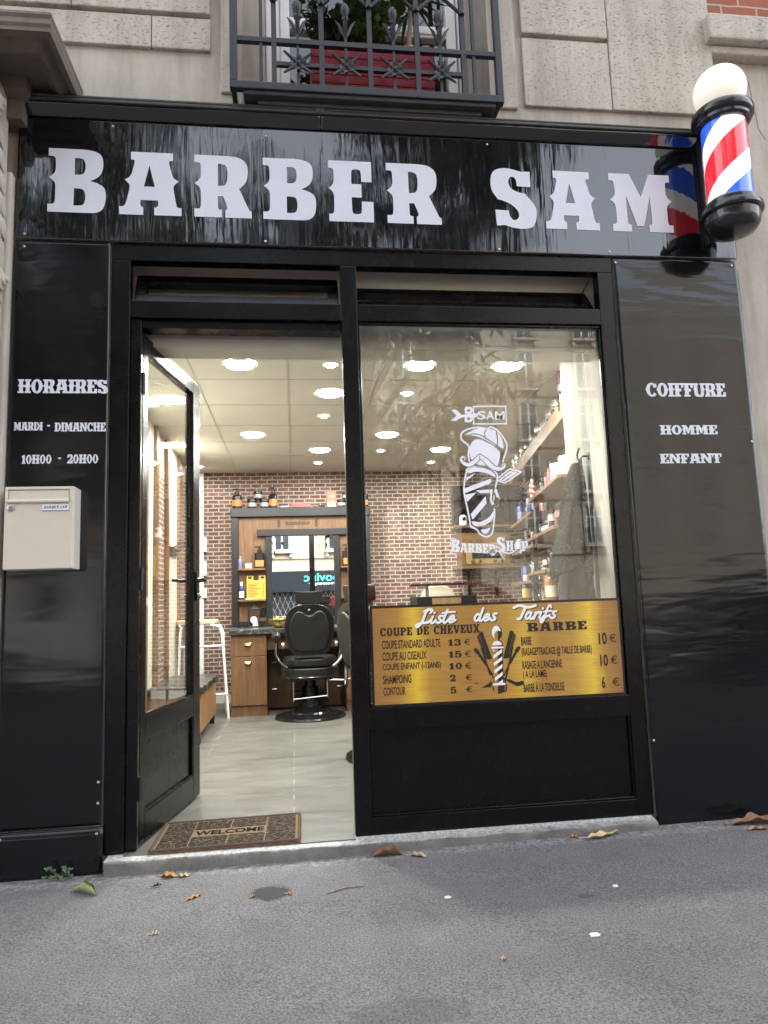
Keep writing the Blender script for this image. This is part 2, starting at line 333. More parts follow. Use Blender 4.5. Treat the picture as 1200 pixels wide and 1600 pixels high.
# raster shapes (union / difference of strokes) traced by marching squares
class Ras:
    def __init__(s, x0, y0, x1, y1, px):
        s.x0, s.y0, s.px = x0-2*px, y0-2*px, px
        nx, ny = int((x1-x0)/px)+5, int((y1-y0)/px)+5
        s.X, s.Y = np.meshgrid(s.x0+np.arange(nx)*px, s.y0+np.arange(ny)*px)
        s.F = np.full(s.X.shape, -1e3)
    def _seg(s, ax, ay, bx, by, ra, rb):
        dx, dy = bx-ax, by-ay; L2 = dx*dx+dy*dy+1e-12
        t = np.clip(((s.X-ax)*dx+(s.Y-ay)*dy)/L2, 0, 1)
        return (ra+(rb-ra)*t) - np.hypot(s.X-ax-t*dx, s.Y-ay-t*dy)
    def stroke_f(s, pts, r):
        rs = r if isinstance(r, (list, tuple)) else [r]*len(pts)
        f = np.full(s.X.shape, -1e3)
        for i in range(len(pts)-1): f = np.maximum(f, s._seg(*pts[i], *pts[i+1], rs[i], rs[i+1]))
        return f
    def poly_f(s, pts):
        ins = np.zeros(s.X.shape, bool); d = np.full(s.X.shape, 1e3); n = len(pts)
        for i in range(n):
            ax, ay = pts[i]; bx, by = pts[(i+1) % n]
            d = np.minimum(d, -s._seg(ax, ay, bx, by, 0, 0))
            if ay != by:
                c = ((ay > s.Y) != (by > s.Y)) & (s.X < (bx-ax)*(s.Y-ay)/(by-ay)+ax); ins ^= c
        return np.where(ins, d, -d)
    def add(s, f): s.F = np.maximum(s.F, f); return s
    def cut(s, f): s.F = np.minimum(s.F, -f); return s
    def stroke(s, pts, r): return s.add(s.stroke_f(pts, r))
    def poly(s, pts): return s.add(s.poly_f(pts))
    def loops(s, eps=0.25):
        F = s.F; ny, nx = F.shape; ins = F > 0; nxt = {}
        code = ins[:-1, :-1]*1 + ins[:-1, 1:]*2 + ins[1:, 1:]*4 + ins[1:, :-1]*8
        T = {1:[('B','L')],2:[('R','B')],3:[('R','L')],4:[('T','R')],5:[('B','L'),('T','R')],6:[('T','B')],7:[('T','L')],8:[('L','T')],9:[('B','T')],10:[('R','B'),('L','T')],11:[('R','T')],12:[('L','R')],13:[('B','R')],14:[('L','B')]}
        js, is_ = np.nonzero((code > 0) & (code < 15))
        for j, i in zip(js.tolist(), is_.tolist()):
            e = {'B': ('h', j, i), 'T': ('h', j+1, i), 'L': ('v', j, i), 'R': ('v', j, i+1)}
            for a, b in T[int(code[j, i])]: nxt[e[a]] = e[b]
        def pt(k):
            t, j, i = k
            if t == 'h': a, b = F[j, i], F[j, i+1]; q = a/(a-b); return (s.x0+(i+q)*s.px, s.y0+j*s.px)
            a, b = F[j, i], F[j+1, i]; q = a/(a-b); return (s.x0+i*s.px, s.y0+(j+q)*s.px)
        out = []
        while nxt:
            k0 = next(iter(nxt)); k = k0; L = []
            while k in nxt: L.append(pt(k)); k = nxt.pop(k)
            if len(L) > 5:
                L2 = dp(L[:len(L)//2+1], eps*s.px)[:-1] + dp(L[len(L)//2:]+[L[0]], eps*s.px)[:-1]
                if len(L2) > 2: out.append(L2)
        return out
def dp(p, e):
    if len(p) < 3: return p
    (ax, ay), (bx, by) = p[0], p[-1]; L = math.hypot(bx-ax, by-ay)+1e-12
    dm, im = 0, 0
    for i in range(1, len(p)-1):
        d = abs((bx-ax)*(ay-p[i][1])-(ax-p[i][0])*(by-ay))/L if L > 1e-9 else math.hypot(p[i][0]-ax, p[i][1]-ay)
        if d > dm: dm, im = d, i
    if dm <= e: return [p[0], p[-1]]
    return dp(p[:im+1], e)[:-1] + dp(p[im:], e)
def cat(pts, n=6, closed=False):
    """Catmull-Rom curve through points"""
    P = list(pts); out = []; k = len(P)
    g = (lambda i: P[i % k]) if closed else (lambda i: P[min(max(i, 0), k-1)])
    for i in range(k if closed else k-1):
        a, b, c, d = g(i-1), g(i), g(i+1), g(i+2)
        for j in range(n):
            t = j/n
            out.append(tuple(.5*((2*b[m])+(-a[m]+c[m])*t+(2*a[m]-5*b[m]+4*c[m]-d[m])*t*t+(-a[m]+3*b[m]-3*c[m]+d[m])*t**3) for m in range(len(b))))
    if not closed: out.append(tuple(P[-1]))
    return out
# ------------------------------------------------------------------ materials
def stone_mat(name, base, rough_pits=0.5):
    t = NT(name)
    n1 = t.noise(2.2, 6, 0.65); n2 = t.noise(26, 6, 0.7)
    c = t.ramp(n1, [(0.25, tuple(v*.80 for v in base)), (0.5, base), (0.78, tuple(min(1, v*1.13) for v in base))])
    pits = t.ramp(t.noise(52, 4, 0.62, t.mapping((1, 1, 2.2))), [(0.33, (0, 0, 0)), (0.42, (1, 1, 1))])
    c = t.mix(t.math('MULTIPLY', n2, .35), c, tuple(v*.62 for v in base))
    c = t.mix(pits, tuple(v*(.66 if rough_pits > .3 else .86) for v in base), c)
    # rain streaks and soot
    st = t.ramp(t.noise(3.0, 5, .7, t.mapping((3.5, 3.5, .5))), [(0.42, (1, 1, 1)), (0.75, (.72, .70, .68))])
    c = t.mix(1.0, c, st, 'MULTIPLY')
    h = t.mix(rough_pits, n2, pits)
    t.col(c).set(rough=0.88, spec=0.25, normal=t.bump(h, 0.8 if rough_pits > .3 else .35, 0.008))
    return t.m
M = {}
M['stone'] = stone_mat('limestone', (0.58, 0.525, 0.445))
M['stone_smooth'] = stone_mat('smooth_limestone', (0.565, 0.515, 0.445), .2)
M['stone_dark'] = stone_mat('sooty_limestone', (0.19, 0.165, 0.135), .2)
M['plaster'] = stone_mat('grey_plaster', (0.55, 0.505, 0.43), .1)
def brick_mat(name, c1, c2, mortar, bw, rh, ms, vert='xz', patch=True):
    t = NT(name); rot = (R(90), 0, 0) if vert == 'xz' else (R(90), 0, R(90))
    sep = t.n.new('ShaderNodeSeparateXYZ'); t.link(t.tc.outputs['Object'], sep.inputs[0])
    cmb = t.n.new('ShaderNodeCombineXYZ')
    if vert == 'xz': t.link(sep.outputs[0], cmb.inputs[0])
    else: t.link(sep.outputs[1], cmb.inputs[0])
    t.link(sep.outputs[2], cmb.inputs[1])
    wob = t.n.new('ShaderNodeVectorMath'); wob.operation = 'MULTIPLY_ADD'
    nz = t.n.new('ShaderNodeTexNoise'); nz.inputs['Scale'].default_value = 14; t.link(cmb.outputs[0], nz.inputs['Vector'])
    t.link(nz.outputs['Color'], wob.inputs[0]); wob.inputs[1].default_value = (.012, .012, 0); t.link(cmb.outputs[0], wob.inputs[2])
    b = t.n.new('ShaderNodeTexBrick'); b.inputs['Scale'].default_value = 1; b.inputs['Brick Width'].default_value = bw; b.inputs['Row Height'].default_value = rh
    b.inputs['Mortar Size'].default_value = ms; b.inputs['Mortar Smooth'].default_value = 0.25; b.inputs['Bias'].default_value = -0.1
    b.inputs['Color1'].default_value = (0, 0, 0, 1); b.inputs['Color2'].default_value = (1, 1, 1, 1); b.inputs['Mortar'].default_value = (0, 0, 0, 1)
    t.link(wob.outputs[0], b.inputs['Vector'])
    bc = t.ramp(b.outputs['Color'], [(0.0, c1), (0.45, tuple((a+d)/2 for a, d in zip(c1, c2))), (0.8, c2), (0.93, (c2[0]*.62, c2[1]*.8, c2[2]*.85))])
    if patch:
        w = t.ramp(t.noise(22, 6, .75), [(0.52, (0, 0, 0)), (0.66, (1, 1, 1))])
        bc = t.mix(t.math('MULTIPLY', w, .5), bc, tuple(v*.9 for v in mortar))
    bc = t.mix(t.math('MULTIPLY', t.noise(60, 4, .7), .5), bc, tuple(v*.5 for v in c1))
    c = t.mix(b.outputs['Fac'], bc, mortar)
    inv = t.math('SUBTRACT', 1.0, b.outputs['Fac'])
    t.col(c).set(rough=0.75, spec=0.3, normal=t.bump(t.math('MULTIPLY_ADD', t.noise(70, 4, .7), .35, inv), 0.35, 0.006))
    return t.m
M['brick_in'] = brick_mat('aged_brick_interior', (.155, .086, .072), (.265, .148, .125), (.50, .445, .37), .118, .044, .0062)
M['brick_side'] = brick_mat('aged_brick_side', (.155, .086, .072), (.265, .148, .125), (.50, .445, .37), .118, .044, .0062, 'yz')
M['brick_out'] = brick_mat('red_brick', (.36, .105, .06), (.44, .15, .09), (.42, .36, .30), .21, .062, .006, patch=False)

def gloss_panel(name, scale, strength, rough=0.045, ior=1.62):
    t = NT(name)
    v1 = t.mapping(scale); n1 = t.noise(1.0, 3, 0.5, v1, 0.6)
    v2 = t.mapping(tuple(s*2.7 for s in scale)); n2 = t.noise(1.0, 2, 0.5, v2, 0.3)
    h = t.math('MULTIPLY_ADD', n2, .25, n1)
    dust = t.ramp(t.noise(240, 2, .5), [(0.70, (0, 0, 0)), (0.78, (1, 1, 1))])
    base = t.mix(t.math('MULTIPLY', dust, .10), (.0065, .007, .009), (.25, .25, .24))
    t.col(base).set(rough=t.ramp(t.noise(5, 5, .7), [(.3, (rough*.7,)*3), (.75, (rough*1.8,)*3)]), ior=ior, normal=t.bump(h, 1.0, strength))
    return t.m
M['sign_gloss'] = gloss_panel('glossy_black_sign_sheet', (9.0, 3, 1.1), 0.0030, .045, 1.80)
M['panel_gloss'] = gloss_panel('glossy_black_side_sheet', (.8, 3, 4.0), 0.0030, .09, 1.46)
M['panel_right_gloss'] = gloss_panel('glossy_black_right_sheet', (.9, 3, 5.5), 0.0060, .10, 1.47)
M['flash_gloss'] = gloss_panel('glossy_black_top_fold', (11.0, 3, 3), 0.003, .08, 1.85)
def scuffed(name, c, rough, spec=.5):
    t = NT(name)
    sc = t.ramp(t.noise(55, 4, .7, t.mapping((1, 1, .35))), [(0.66, (0, 0, 0)), (0.74, (1, 1, 1))])
    lowm = t.ramp(t.noise(6, 5, .7), [(.35, (.75,)*3), (.7, (1.25,)*3)])
    cc = t.mix(1.0, t.mix(t.math('MULTIPLY', sc, .05), c, (.22, .22, .22)), lowm, 'MULTIPLY')
    t.col(cc).set(rough=t.ramp(t.noise(9, 4), [(.3, (rough*.8,)*3), (.7, (rough*1.25,)*3)]), spec=spec)
    return t.m
M['alu_black'] = scuffed('black_lacquered_aluminium', (.0036, .0036, .0045), .25, .28)
M['black_metal'] = simple('black_metal', (.012, .012, .013), .35)
M['iron'] = simple('painted_wrought_iron', (.016, .017, .021), .5, 0, .25, 30, .25, 140)
M['lead'] = simple('dark_lead_flashing', (.05, .048, .046), .55, 0, .3, 14, .3, 50)
M['vinyl_white'] = simple('white_vinyl', (.66, .68, .74), .35, 0, .03, 4)
M['vinyl_window'] = simple('white_window_vinyl', (.84, .85, .92), .35, 0, .03, 4)
M['white'] = simple('white_paint', (.80, .79, .76), .4, 0, .04)
M['chrome'] = simple('chromed_steel', (.72, .72, .72), .16, 1.0, .05)
M['steel_dull'] = simple('brushed_steel', (.5, .5, .5), .35, 1.0, .1)
M['brass'] = simple('brass', (.62, .43, .16), .28, 1.0, .1)
M['leather'] = simple('black_leatherette', (.008, .008, .0076), .40, 0, .25, 8, .12, 260)
M['rubber'] = simple('black_plastic', (.010, .010, .010), .3, 0, .1)
def thin_glass(name, tint=(.93, .95, .94), ior=1.5, rough=0.0, gain=1.0):
    """window pane: each face reflects by Fresnel and lets the rest straight through"""
    t = NT(name); t.n.remove(t.b)
    fr = t.n.new('ShaderNodeFresnel'); geo = t.n.new('ShaderNodeNewGeometry')
    t.link(t.math('MULTIPLY_ADD', geo.outputs['Backfacing'], 1/ior-ior, ior), fr.inputs['IOR'])     # both faces reflect like air to glass
    tr = t.n.new('ShaderNodeBsdfTransparent'); tr.inputs[0].default_value = (*tint, 1)
    gl = t.n.new('ShaderNodeBsdfGlossy'); gl.inputs['Roughness'].default_value = rough; gl.inputs[0].default_value = (1, 1, 1, 1)
    mx = t.n.new('ShaderNodeMixShader')
    f = t.math('MULTIPLY', fr.outputs[0], gain)
    t.link(f, mx.inputs[0]); t.link(tr.outputs[0], mx.inputs[1]); t.link(gl.outputs[0], mx.inputs[2]); t.link(mx.outputs[0], t.out.inputs[0])
    return t.m
M['glass'] = thin_glass('window_glass', (.965, .975, .965), 1.5, 0.0, 1.0)
M['door_glass'] = thin_glass('door_glass', (.95, .96, .94), 1.5, 0.0, 1.25)
M['jar_glass'] = thin_glass('clear_jar_glass', (.8, .85, .87), 1.45)
def wood_mat(name, c1, c2, axis='z', scale=1.0, rough=.42):
    t = NT(name)
    s = {'z': (14, 14, 1.0), 'x': (1.0, 14, 14), 'y': (14, 1.0, 14)}[axis]
    n = t.noise(1.6*scale, 6, .62, t.mapping(s), 1.4); m = t.noise(7*scale, 5, .7, t.mapping(tuple(v*1.6 for v in s)))
    c = t.ramp(n, [(0.28, c1), (0.5, tuple((a+b)/2 for a, b in zip(c1, c2))), (0.72, c2)])
    c = t.mix(t.math('MULTIPLY', t.ramp(m, [(.45, (0,)*3), (.7, (1,)*3)]), .45), c, tuple(v*.55 for v in c1))
    t.col(c).set(rough=rough, spec=.4, normal=t.bump(m, .08, .003)); return t.m
M['walnut'] = wood_mat('walnut_veneer', (.115, .058, .026), (.235, .128, .060))
M['walnut_dark'] = wood_mat('dark_walnut_veneer', (.060, .030, .015), (.125, .066, .032))
M['oak'] = wood_mat('golden_oak_veneer', (.24, .135, .058), (.36, .215, .10))
M['shelf_wood'] = wood_mat('shelf_pine', (.13, .074, .036), (.27, .165, .085), 'y')
M['shelf_wood_x'] = wood_mat('shelf_pine_cross', (.12, .07, .034), (.24, .15, .078), 'x')
M['slat'] = wood_mat('striped_slat_veneer', (.19, .085, .030), (.42, .235, .10), 'z', 1.7)
M['pale_wood'] = simple('pale_birch', (.62, .47, .27), .45, 0, .15, 12)
t = NT('black_marble'); v = t.noise(3.2, 8, .62, None, 2.2)
t.col(t.mix(t.ramp(v, [(.485, (0,)*3), (.5, (1,)*3), (.515, (0,)*3)]), (.032, .034, .032), (.22, .22, .21))).set(rough=.3); M['marble'] = t.m
t = NT('mirror_silver'); t.col((.86, .88, .87)).set(metal=1.0, rough=.005); M['mirror'] = t.m

# asphalt footpath
t = NT('asphalt_footpath')
big = t.noise(1.1, 6, .65); med = t.noise(9, 6, .7); fine = t.noise(150, 3, .6)
c = t.ramp(big, [(.28, (.134, .126, .125)), (.52, (.153, .144, .143)), (.78, (.172, .163, .160))])
c = t.mix(1.0, c, t.ramp(med, [(.3, (.92,)*3), (.7, (1.07,)*3)]), 'MULTIPLY')
c = t.mix(1.0, c, t.ramp(fine, [(.34, (.55,)*3), (.5, (1,)*3), (.66, (1.35,)*3)]), 'MULTIPLY')
chip = t.voro(95, None, 'F1'); sel = t.noise(33, 2, .5)
m_ = t.math('MULTIPLY', t.ramp(chip, [(.10, (1,)*3), (.17, (0,)*3)]), t.ramp(sel, [(.50, (0,)*3), (.58, (1,)*3)]))
c = t.mix(t.math('MULTIPLY', m_, .75), c, (.52, .49, .45))
# a damp patch and two faint older ones
def spot(t, x, y, rx, ry, wob=1.3):
    mp = t.mapping((1/rx, 1/ry, 0), (-x/rx, -y/ry, 0))
    ln = t.n.new('ShaderNodeVectorMath'); ln.operation = 'LENGTH'; t.link(mp, ln.inputs[0])
    return t.ramp(t.math('MULTIPLY', t.math('MULTIPLY_ADD', t.noise(17, 6, .7), wob, ln.outputs['Value']), .5), [(.77, (1,)*3), (.88, (0,)*3)])
c = t.mix(t.math('MULTIPLY', spot(t, .705, -.385, .075, .062), .8), c, (.030, .031, .031))
c = t.mix(t.math('MULTIPLY', spot(t, 1.10, -1.24, .16, .07), .25), c, (.045, .043, .042))
c = t.mix(t.math('MULTIPLY', spot(t, 1.83, -.66, .03, .02), .5), c, (.05, .05, .05))
# pale mortar smear along the foot of the step
sp_ = t.n.new('ShaderNodeSeparateXYZ'); t.link(t.tc.outputs['Object'], sp_.inputs[0])
edge = t.math('ADD', t.math('MULTIPLY', t.noise(7, 6, .7), .10), t.math('MULTIPLY', sp_.outputs[1], 1.0))
xm = t.ramp(sp_.outputs[0], [(.0, (1,)*3), (.55, (1,)*3), (.95, (.25,)*3)])
em = t.math('MULTIPLY', t.ramp(t.math('ADD', edge, .6), [(.49, (0,)*3), (.535, (1,)*3)]), t.ramp(t.noise(40, 5, .75), [(.42, (0,)*3), (.58, (1,)*3)]))
c = t.mix(t.math('MULTIPLY', em, .55), c, (.42, .40, .375))
dl = t.ramp(t.math('ADD', t.math('MULTIPLY_ADD', t.noise(6, 6, .75), .22, sp_.outputs[1]), .5), [(.46, (0,)*3), (.56, (1,)*3)])
c = t.mix(t.math('MULTIPLY', dl, t.math('MULTIPLY', t.ramp(t.noise(48, 5, .75), [(.40, (0,)*3), (.6, (1,)*3)]), .55)), c, (.05, .046, .042))      # grit gathered along the shopfront
c = t.mix(t.ramp(t.noise(2.7, 8, .72, None, 1.5), [(.492, (0,)*3), (.5, (.30,)*3), (.508, (0,)*3)]), c, (.075, .072, .07))
hgt = t.math('MULTIPLY_ADD', fine, .6, chip)
t.col(c).set(rough=.93, spec=.2, normal=t.bump(hgt, .55, .006)); M['asphalt'] = t.m
t = NT('road_asphalt'); t.col(t.ramp(t.noise(30, 6, .7), [(.3, (.04,)*3), (.7, (.075,)*3)])).set(rough=.9); M['road'] = t.m
# concrete of the step: worn pale arris on top
t = NT('worn_concrete')
n = t.noise(7, 6, .7); f = t.noise(70, 5, .7)
c = t.ramp(n, [(.3, (.145, .14, .13)), (.6, (.235, .225, .21)), (.8, (.30, .29, .27))])
c = t.mix(t.ramp(f, [(.30, (1,)*3), (.40, (0,)*3)]), c, (.05, .048, .045))
ge = t.n.new('ShaderNodeSeparateXYZ'); t.link(t.tc.outputs['Object'], ge.inputs[0])
top = t.ramp(t.math('MULTIPLY_ADD', t.noise(28, 5, .7), .020, ge.outputs[2]), [(.046, (0,)*3), (.056, (1,)*3)])
c = t.mix(t.math('MULTIPLY', top, .85), c, t.ramp(f, [(.35, (.24, .23, .21)), (.6, (.62, .60, .56))]))
t.col(c).set(rough=.9, spec=.2, normal=t.bump(t.math('ADD', f, n), .6, .006)); M['concrete'] = t.m
# shop floor tiles
t = NT('grey_floor_tiles')
b = t.n.new('ShaderNodeTexBrick'); b.offset = 0.0; b.inputs['Scale'].default_value = 1; b.inputs['Brick Width'].default_value = .592; b.inputs['Row Height'].default_value = .592
b.inputs['Mortar Size'].default_value = .0022; b.inputs['Color1'].default_value = (.40, .40, .40, 1); b.inputs['Color2'].default_value = (.55, .55, .55, 1)
t.link(t.mapping((1, 1, 1), (.392, .30, 0)), b.inputs['Vector'])
n = t.noise(2.4, 7, .62, t.mapping((1, 3.6, 1)), .8)
c = t.ramp(n, [(.25, (.092, .090, .078)), (.5, (.112, .110, .096)), (.75, (.135, .132, .116))])
c = t.mix(1.0, c, t.ramp(b.outputs['Color'], [(.38, (.95,)*3), (.57, (1.06,)*3)]), 'MULTIPLY')
c = t.mix(b.outputs['Fac'], c, t.ramp(t.noise(9, 4), [(.45, (.10, .085, .06)), (.6, (.42, .38, .30))]))
t.col(c).set(rough=t.ramp(n, [(.3, (.32,)*3), (.7, (.5,)*3)]), spec=.45, normal=t.bump(n, .05, .003)); M['tiles'] = t.m
M['ceil'] = simple('ceiling_tile', (.74, .72, .64), .85, 0, .03, 5)
M['wall_white'] = simple('cream_wall_paint', (.68, .66, .57), .7, 0, .05, 3, .15, 60)
M['grid'] = simple('ceiling_grid', (.60, .58, .52), .6, 0, .05)
t = NT('lit_opal'); t.col((.9, .9, .9)).set(rough=.4, emit=(1.0, 1.0, .94), estr=62.0); M['lamp'] = t.m
t = NT('lit_spot'); t.col((.9, .9, .9)).set(rough=.4, emit=(1.0, .99, .92), estr=78.0); M['lamp_small'] = t.m

# ------------------------------------------------------------------ ground
PAVE = lambda x, y: -.055 + .006*(x-1) + .014*y
mb = MB()
xs = [-30] + [-.6+.2*i for i in range(22)] + [30]; ys = [-5.0, -3, -2, -1.2, -.8, -.4, -.2, -.1, 0, .3]
mb.v = [(x, y, PAVE(min(max(x, -3), 6), y) + (.0016*math.sin(x*5.1+y*3)+.0014*math.sin(y*7.7-x*2.3))) for y in ys for x in xs]
mb.f = [(j*len(xs)+i, j*len(xs)+i+1, (j+1)*len(xs)+i+1, (j+1)*len(xs)+i) for j in range(len(ys)-1) for i in range(len(xs)-1)]; mb.mi = [0]*len(mb.f)
struct(mb, 'pavement', M['asphalt'], smooth=True, angle=80)
mb = MB(); mb.box(-30, 30, -5.3, -5.0, -.40, -.126); struct(mb, 'kerb', M['concrete'], bevel=.02)
mb = MB(); mb.box(-90, 90, -90, -5.3, -.45, -.255); struct(mb, 'road', M['road'])
mb = MB(); mb.box(-90, 90, -40, -30, -.24, -.11); struct(mb, 'opposite_pavement', M['asphalt'])

# ------------------------------------------------------------------ the old stone building above and left
bld = thing('stone_building', (1.2, 0, -.05), 'beige limestone building whose ground floor holds the black shopfront', 'building')
w = MB()
w.box(-.42, .02, .012, .36, -.2, 3.40); w.box(2.42, 3.10, .012, .36, -.2, 3.40); w.box(.02, 2.42, .012, .36, 2.74, 3.40)
w.box(-6, .60, 0, .5, 3.40, 12); w.box(1.86, 3.10, 0, .5, 3.40, 12); w.box(.60, 1.86, 0, .5, 5.6, 12); w.box(.60, 1.86, 0, .5, 3.40, 3.452)
w.box(.598, .712, .14, .5, 3.452, 5.6); w.box(1.788, 1.862, .14, .5, 3.452, 5.6)
w.box(-6, -.421, 0.02, .5, -.2, 3.40)
w.build('wall', M['stone_smooth'], bld)
# dressed blocks standing proud of the wall, with the joints between them
bl = MB()
for q in ((-3.0, -.205, -.030, .006, 3.905, 4.9), (-.200, .452, -.030, .006, 3.905, 4.9), (-3.0, .452, -.030, .006, 4.915, 5.9), (-3.0, .17, -.022, .006, 3.715, 3.885), (.173, .452, -.022, .006, 3.715, 3.885),
          (2.035, 2.505, -.030, .006, 3.925, 4.9), (2.035, 2.505, -.030, .006, 4.915, 5.9), (2.512, 3.098, -.0235, .006, 3.52, 4.9), (2.512, 3.098, -.026, .006, 4.91, 5.9), (2.035, 2.508, -.020, .006, 3.52, 3.905)):
    bl = MB(); bl.box(*q); bl.build('dressed_block', M['stone'], bld, bevel=.006)
# window surround mouldings
ms = MB()
ms.box(.50, .575, -.018, .006, 3.50, 6); ms.build('window_surround', M['stone'], bld, bevel=.008)
ms = MB(); ms.box(1.90, 2.00, -.018, .006, 3.50, 6); ms.build('window_surround', M['stone'], bld, bevel=.008)
sl = MB(); sl.box(.615, 1.845, -.125, .10, 3.418, 3.446); sl.box(.68, 1.78, -.09, .02, 3.395, 3.417)
sl.build('sill', M['lead'], bld, bevel=.006)
fr = MB()
y0, y1 = .19, .25
for x0, x1 in ((.714, .752), (1.750, 1.787)): fr.box(x0, x1, .17, .27, 3.453, 5.55)
for x0, x1 in ((.790, .840), (1.235, 1.262), (1.268, 1.300), (1.690, 1.745)): fr.box(x0, x1, y0, y1, 3.453, 5.5)
fr.box(.752, .790, .20, .26, 3.453, 5.5)
for x0, x1 in ((.840, 1.235), (1.300, 1.690)):
    fr.box(x0, x1, y0+.004, y1-.004, 3.453, 3.53); fr.box(x0, x1, y0+.004, y1-.004, 4.055, 4.125); fr.box(x0, x1, y0-.004, y1-.010, 4.070, 4.108); fr.box(x0, x1, y0+.004, y1-.004, 4.9, 4.96)
wf = fr.build('window', M['white'], bld, bevel=.006)
g = MB(); g.box(.841, 1.234, .222, .226, 3.531, 4.9); g.box(1.301, 1.689, .222, .226, 3.531, 4.9); g.build('pane', M['glass'], wf)
rm = MB(); rm.box(.60, 1.90, .52, 2.2, 3.38, 3.42); rm.box(.60, 1.90, 2.2, 2.24, 3.38, 5.8); rm.box(.56, .60, .52, 2.24, 3.38, 5.8); rm.box(1.90, 1.94, .52, 2.24, 3.38, 5.8); rm.box(.56, 1.94, .52, 2.24, 5.8, 5.85); rm.build('room_behind', simple('dim_room', (.10, .09, .08), .9), bld)

# doorway pilaster and heavy cornice of the neighbouring entrance, at the left edge
pil = thing('carved_doorway', (-.8, 0, -.05), 'weathered stone doorway surround with carved bracket and heavy moulded cornice beside the sign', 'doorway')
a = MB(); a.box(-.80, -.432, -.055, .02, -.15, 3.02); a.box(-.80, -.452, -.09, -.056, -.15, 2.38)
a.build('pilaster', M['stone_smooth'], pil, bevel=.01)
# scroll bracket
b = MB()
prof = cat([(-.06, 2.38), (-.13, 2.42), (-.145, 2.50), (-.11, 2.56), (-.10, 2.74), (-.14, 2.98), (-.19, 3.14), (-.25, 3.24), (-.24, 3.37), (-.06, 3.37)], 5)
b.prism(prof, lambda y, z: (-.70, y, z), lambda y, z: (-.452, y, z))
for k, (yy, zz, rr) in enumerate(((-.205, 3.25, .060), (-.105, 2.475, .046))):
    for q, r_ in ((0, rr), (.012, rr*.62), (.022, rr*.3)):
        b.lathe([(r_, 0), (r_, .014+q), (r_*.7, .02+q)], (-.452, yy, zz), 20, 0, Matrix.Rotation(R(90), 3, 'Y'))
for k in range(5):   # carved leaves down the side of the bracket
    zz = 3.12-.10*k; b.lathe([(.0, -.004), (.03, .004), (.036, .010), (.02, .018), (.0, .022)], (-.452, -.15+.012*k, zz), 12, 0, Matrix.Rotation(R(90), 3, 'Y') @ Matrix.Rotation(R(35), 3, 'Z') @ Matrix.Diagonal((1.6, .7, 1)).to_3x3())
b.build('bracket', M['stone_smooth'], pil, smooth=True, angle=35)
c = MB()
# cornice steps: (projection, z0, z1), mitred return on the right end
prof = [(0.02, 3.26), (-.085, 3.26), (-.085, 3.355), (-.10, 3.36), (-.135, 3.375), (-.14, 3.435), (-.27, 3.438), (-.275, 3.418), (-.318, 3.415), (-.322, 3.392)]+cat([(-.335, 3.391), (-.352, 3.394), (-.375, 3.408), (-.395, 3.414)], 4)+[(-.410, 3.414), (-.413, 3.398), (-.450, 3.396)]+[(-.452+.004*math.sin(k*2.1), 3.40+.014*k) for k in range(1, 7)]+[(-.440, 3.492), (0.02, 3.60)]
n = len(prof)
vs = [(-1.6, y, z) for y, z in prof] + [(-.44 - (y if y < 0 else 0)*.65, y, z) for y, z in prof]
fs = [(i, (i+1) % n, n+(i+1) % n, n+i) for i in range(n)] + [tuple(range(n))]
c.add(vs, fs)
# return side down to the wall
ret = [(-.44 - (y if y < 0 else 0)*.65, y, z) for y, z in prof]; wl_ = [(x, .02, z) for x, y, z in ret]
c.add(ret+wl_, [(i, n+i, n+i+1, i+1) for i in range(n-1)])
c.build('cornice', M['stone_dark'], pil, smooth=True, angle=25)

# neighbouring rendered house on the right: plaster, ledge, brick above
nb = thing('brick_house', (5.0, 0, -.05), 'pale rendered house wall with a stone ledge and red brick above', 'house')
a = MB(); a.box(3.125, 12, .035, .6, -.2, 3.93); a.build('wall', M['plaster'], nb)
a = MB(); a.box(3.06, 12, -.075, .55, 3.935, 4.085); a.box(3.09, 12, -.03, .55, 3.885, 3.934); a.build('ledge', M['stone'], nb, bevel=.012)
a = MB(); a.box(3.105, 12, .02, .6, 4.086, 12); a.build('brick_wall', M['brick_out'], nb)
def crack(pts, r=.0016):
    ck = MB(); ck.tube([(x, .0345, z) for x, z in pts], r, 5); ck.build('crack', CRK, nb)
CRK = simple('dark_crack', (.22, .20, .17), .9)
crack([(3.335, 3.78), (3.345, 3.70), (3.338, 3.64), (3.36, 3.58), (3.365, 3.50), (3.40, 3.44)]); crack([(3.22, 3.36), (3.235, 3.30), (3.225, 3.24), (3.25, 3.18), (3.246, 3.10), (3.275, 3.05), (3.28, 2.98)])

# ------------------------------------------------------------------ window grille, planter and plants over the sign
gr = thing('window_grille', (1.2, -.12, 3.44), 'dark wrought iron window grille with rosettes and spear finials above the sign', 'grille')
fm = MB(); gy = -.12
fm.box(.553, 1.886, gy-.018, gy+.018, 3.437, 3.476); fm.box(.553, .588, gy-.016, gy+.016, 3.476, 5.2); fm.box(1.852, 1.886, gy-.016, gy+.016, 3.476, 5.2)
for x in (.570, 1.869): fm.box(x-.012, x+.012, gy+.018, .05, 3.445, 3.470); fm.box(x-.012, x+.012, gy+.018, .05, 4.6, 4.625)
fm.build('frame', M['iron'], gr, bevel=.004)
bars = MB()
for x in (.70, 1.745): bars.box(x-.008, x+.008, gy-.008, gy+.008, 3.476, 5.2)
for x in (.762, .99, 1.225, 1.46, 1.692): bars.box(x-.012, x+.012, gy-.012, gy+.012, 3.476, 5.2)
bars.box(.588, 1.852, gy-.013, gy+.013, 3.688, 3.712); bars.box(.774, 1.680, gy-.010, gy+.010, 3.572, 3.592)
bars.build('bars', M['iron'], gr)
cells = [.762, .99, 1.225, 1.46, 1.692]
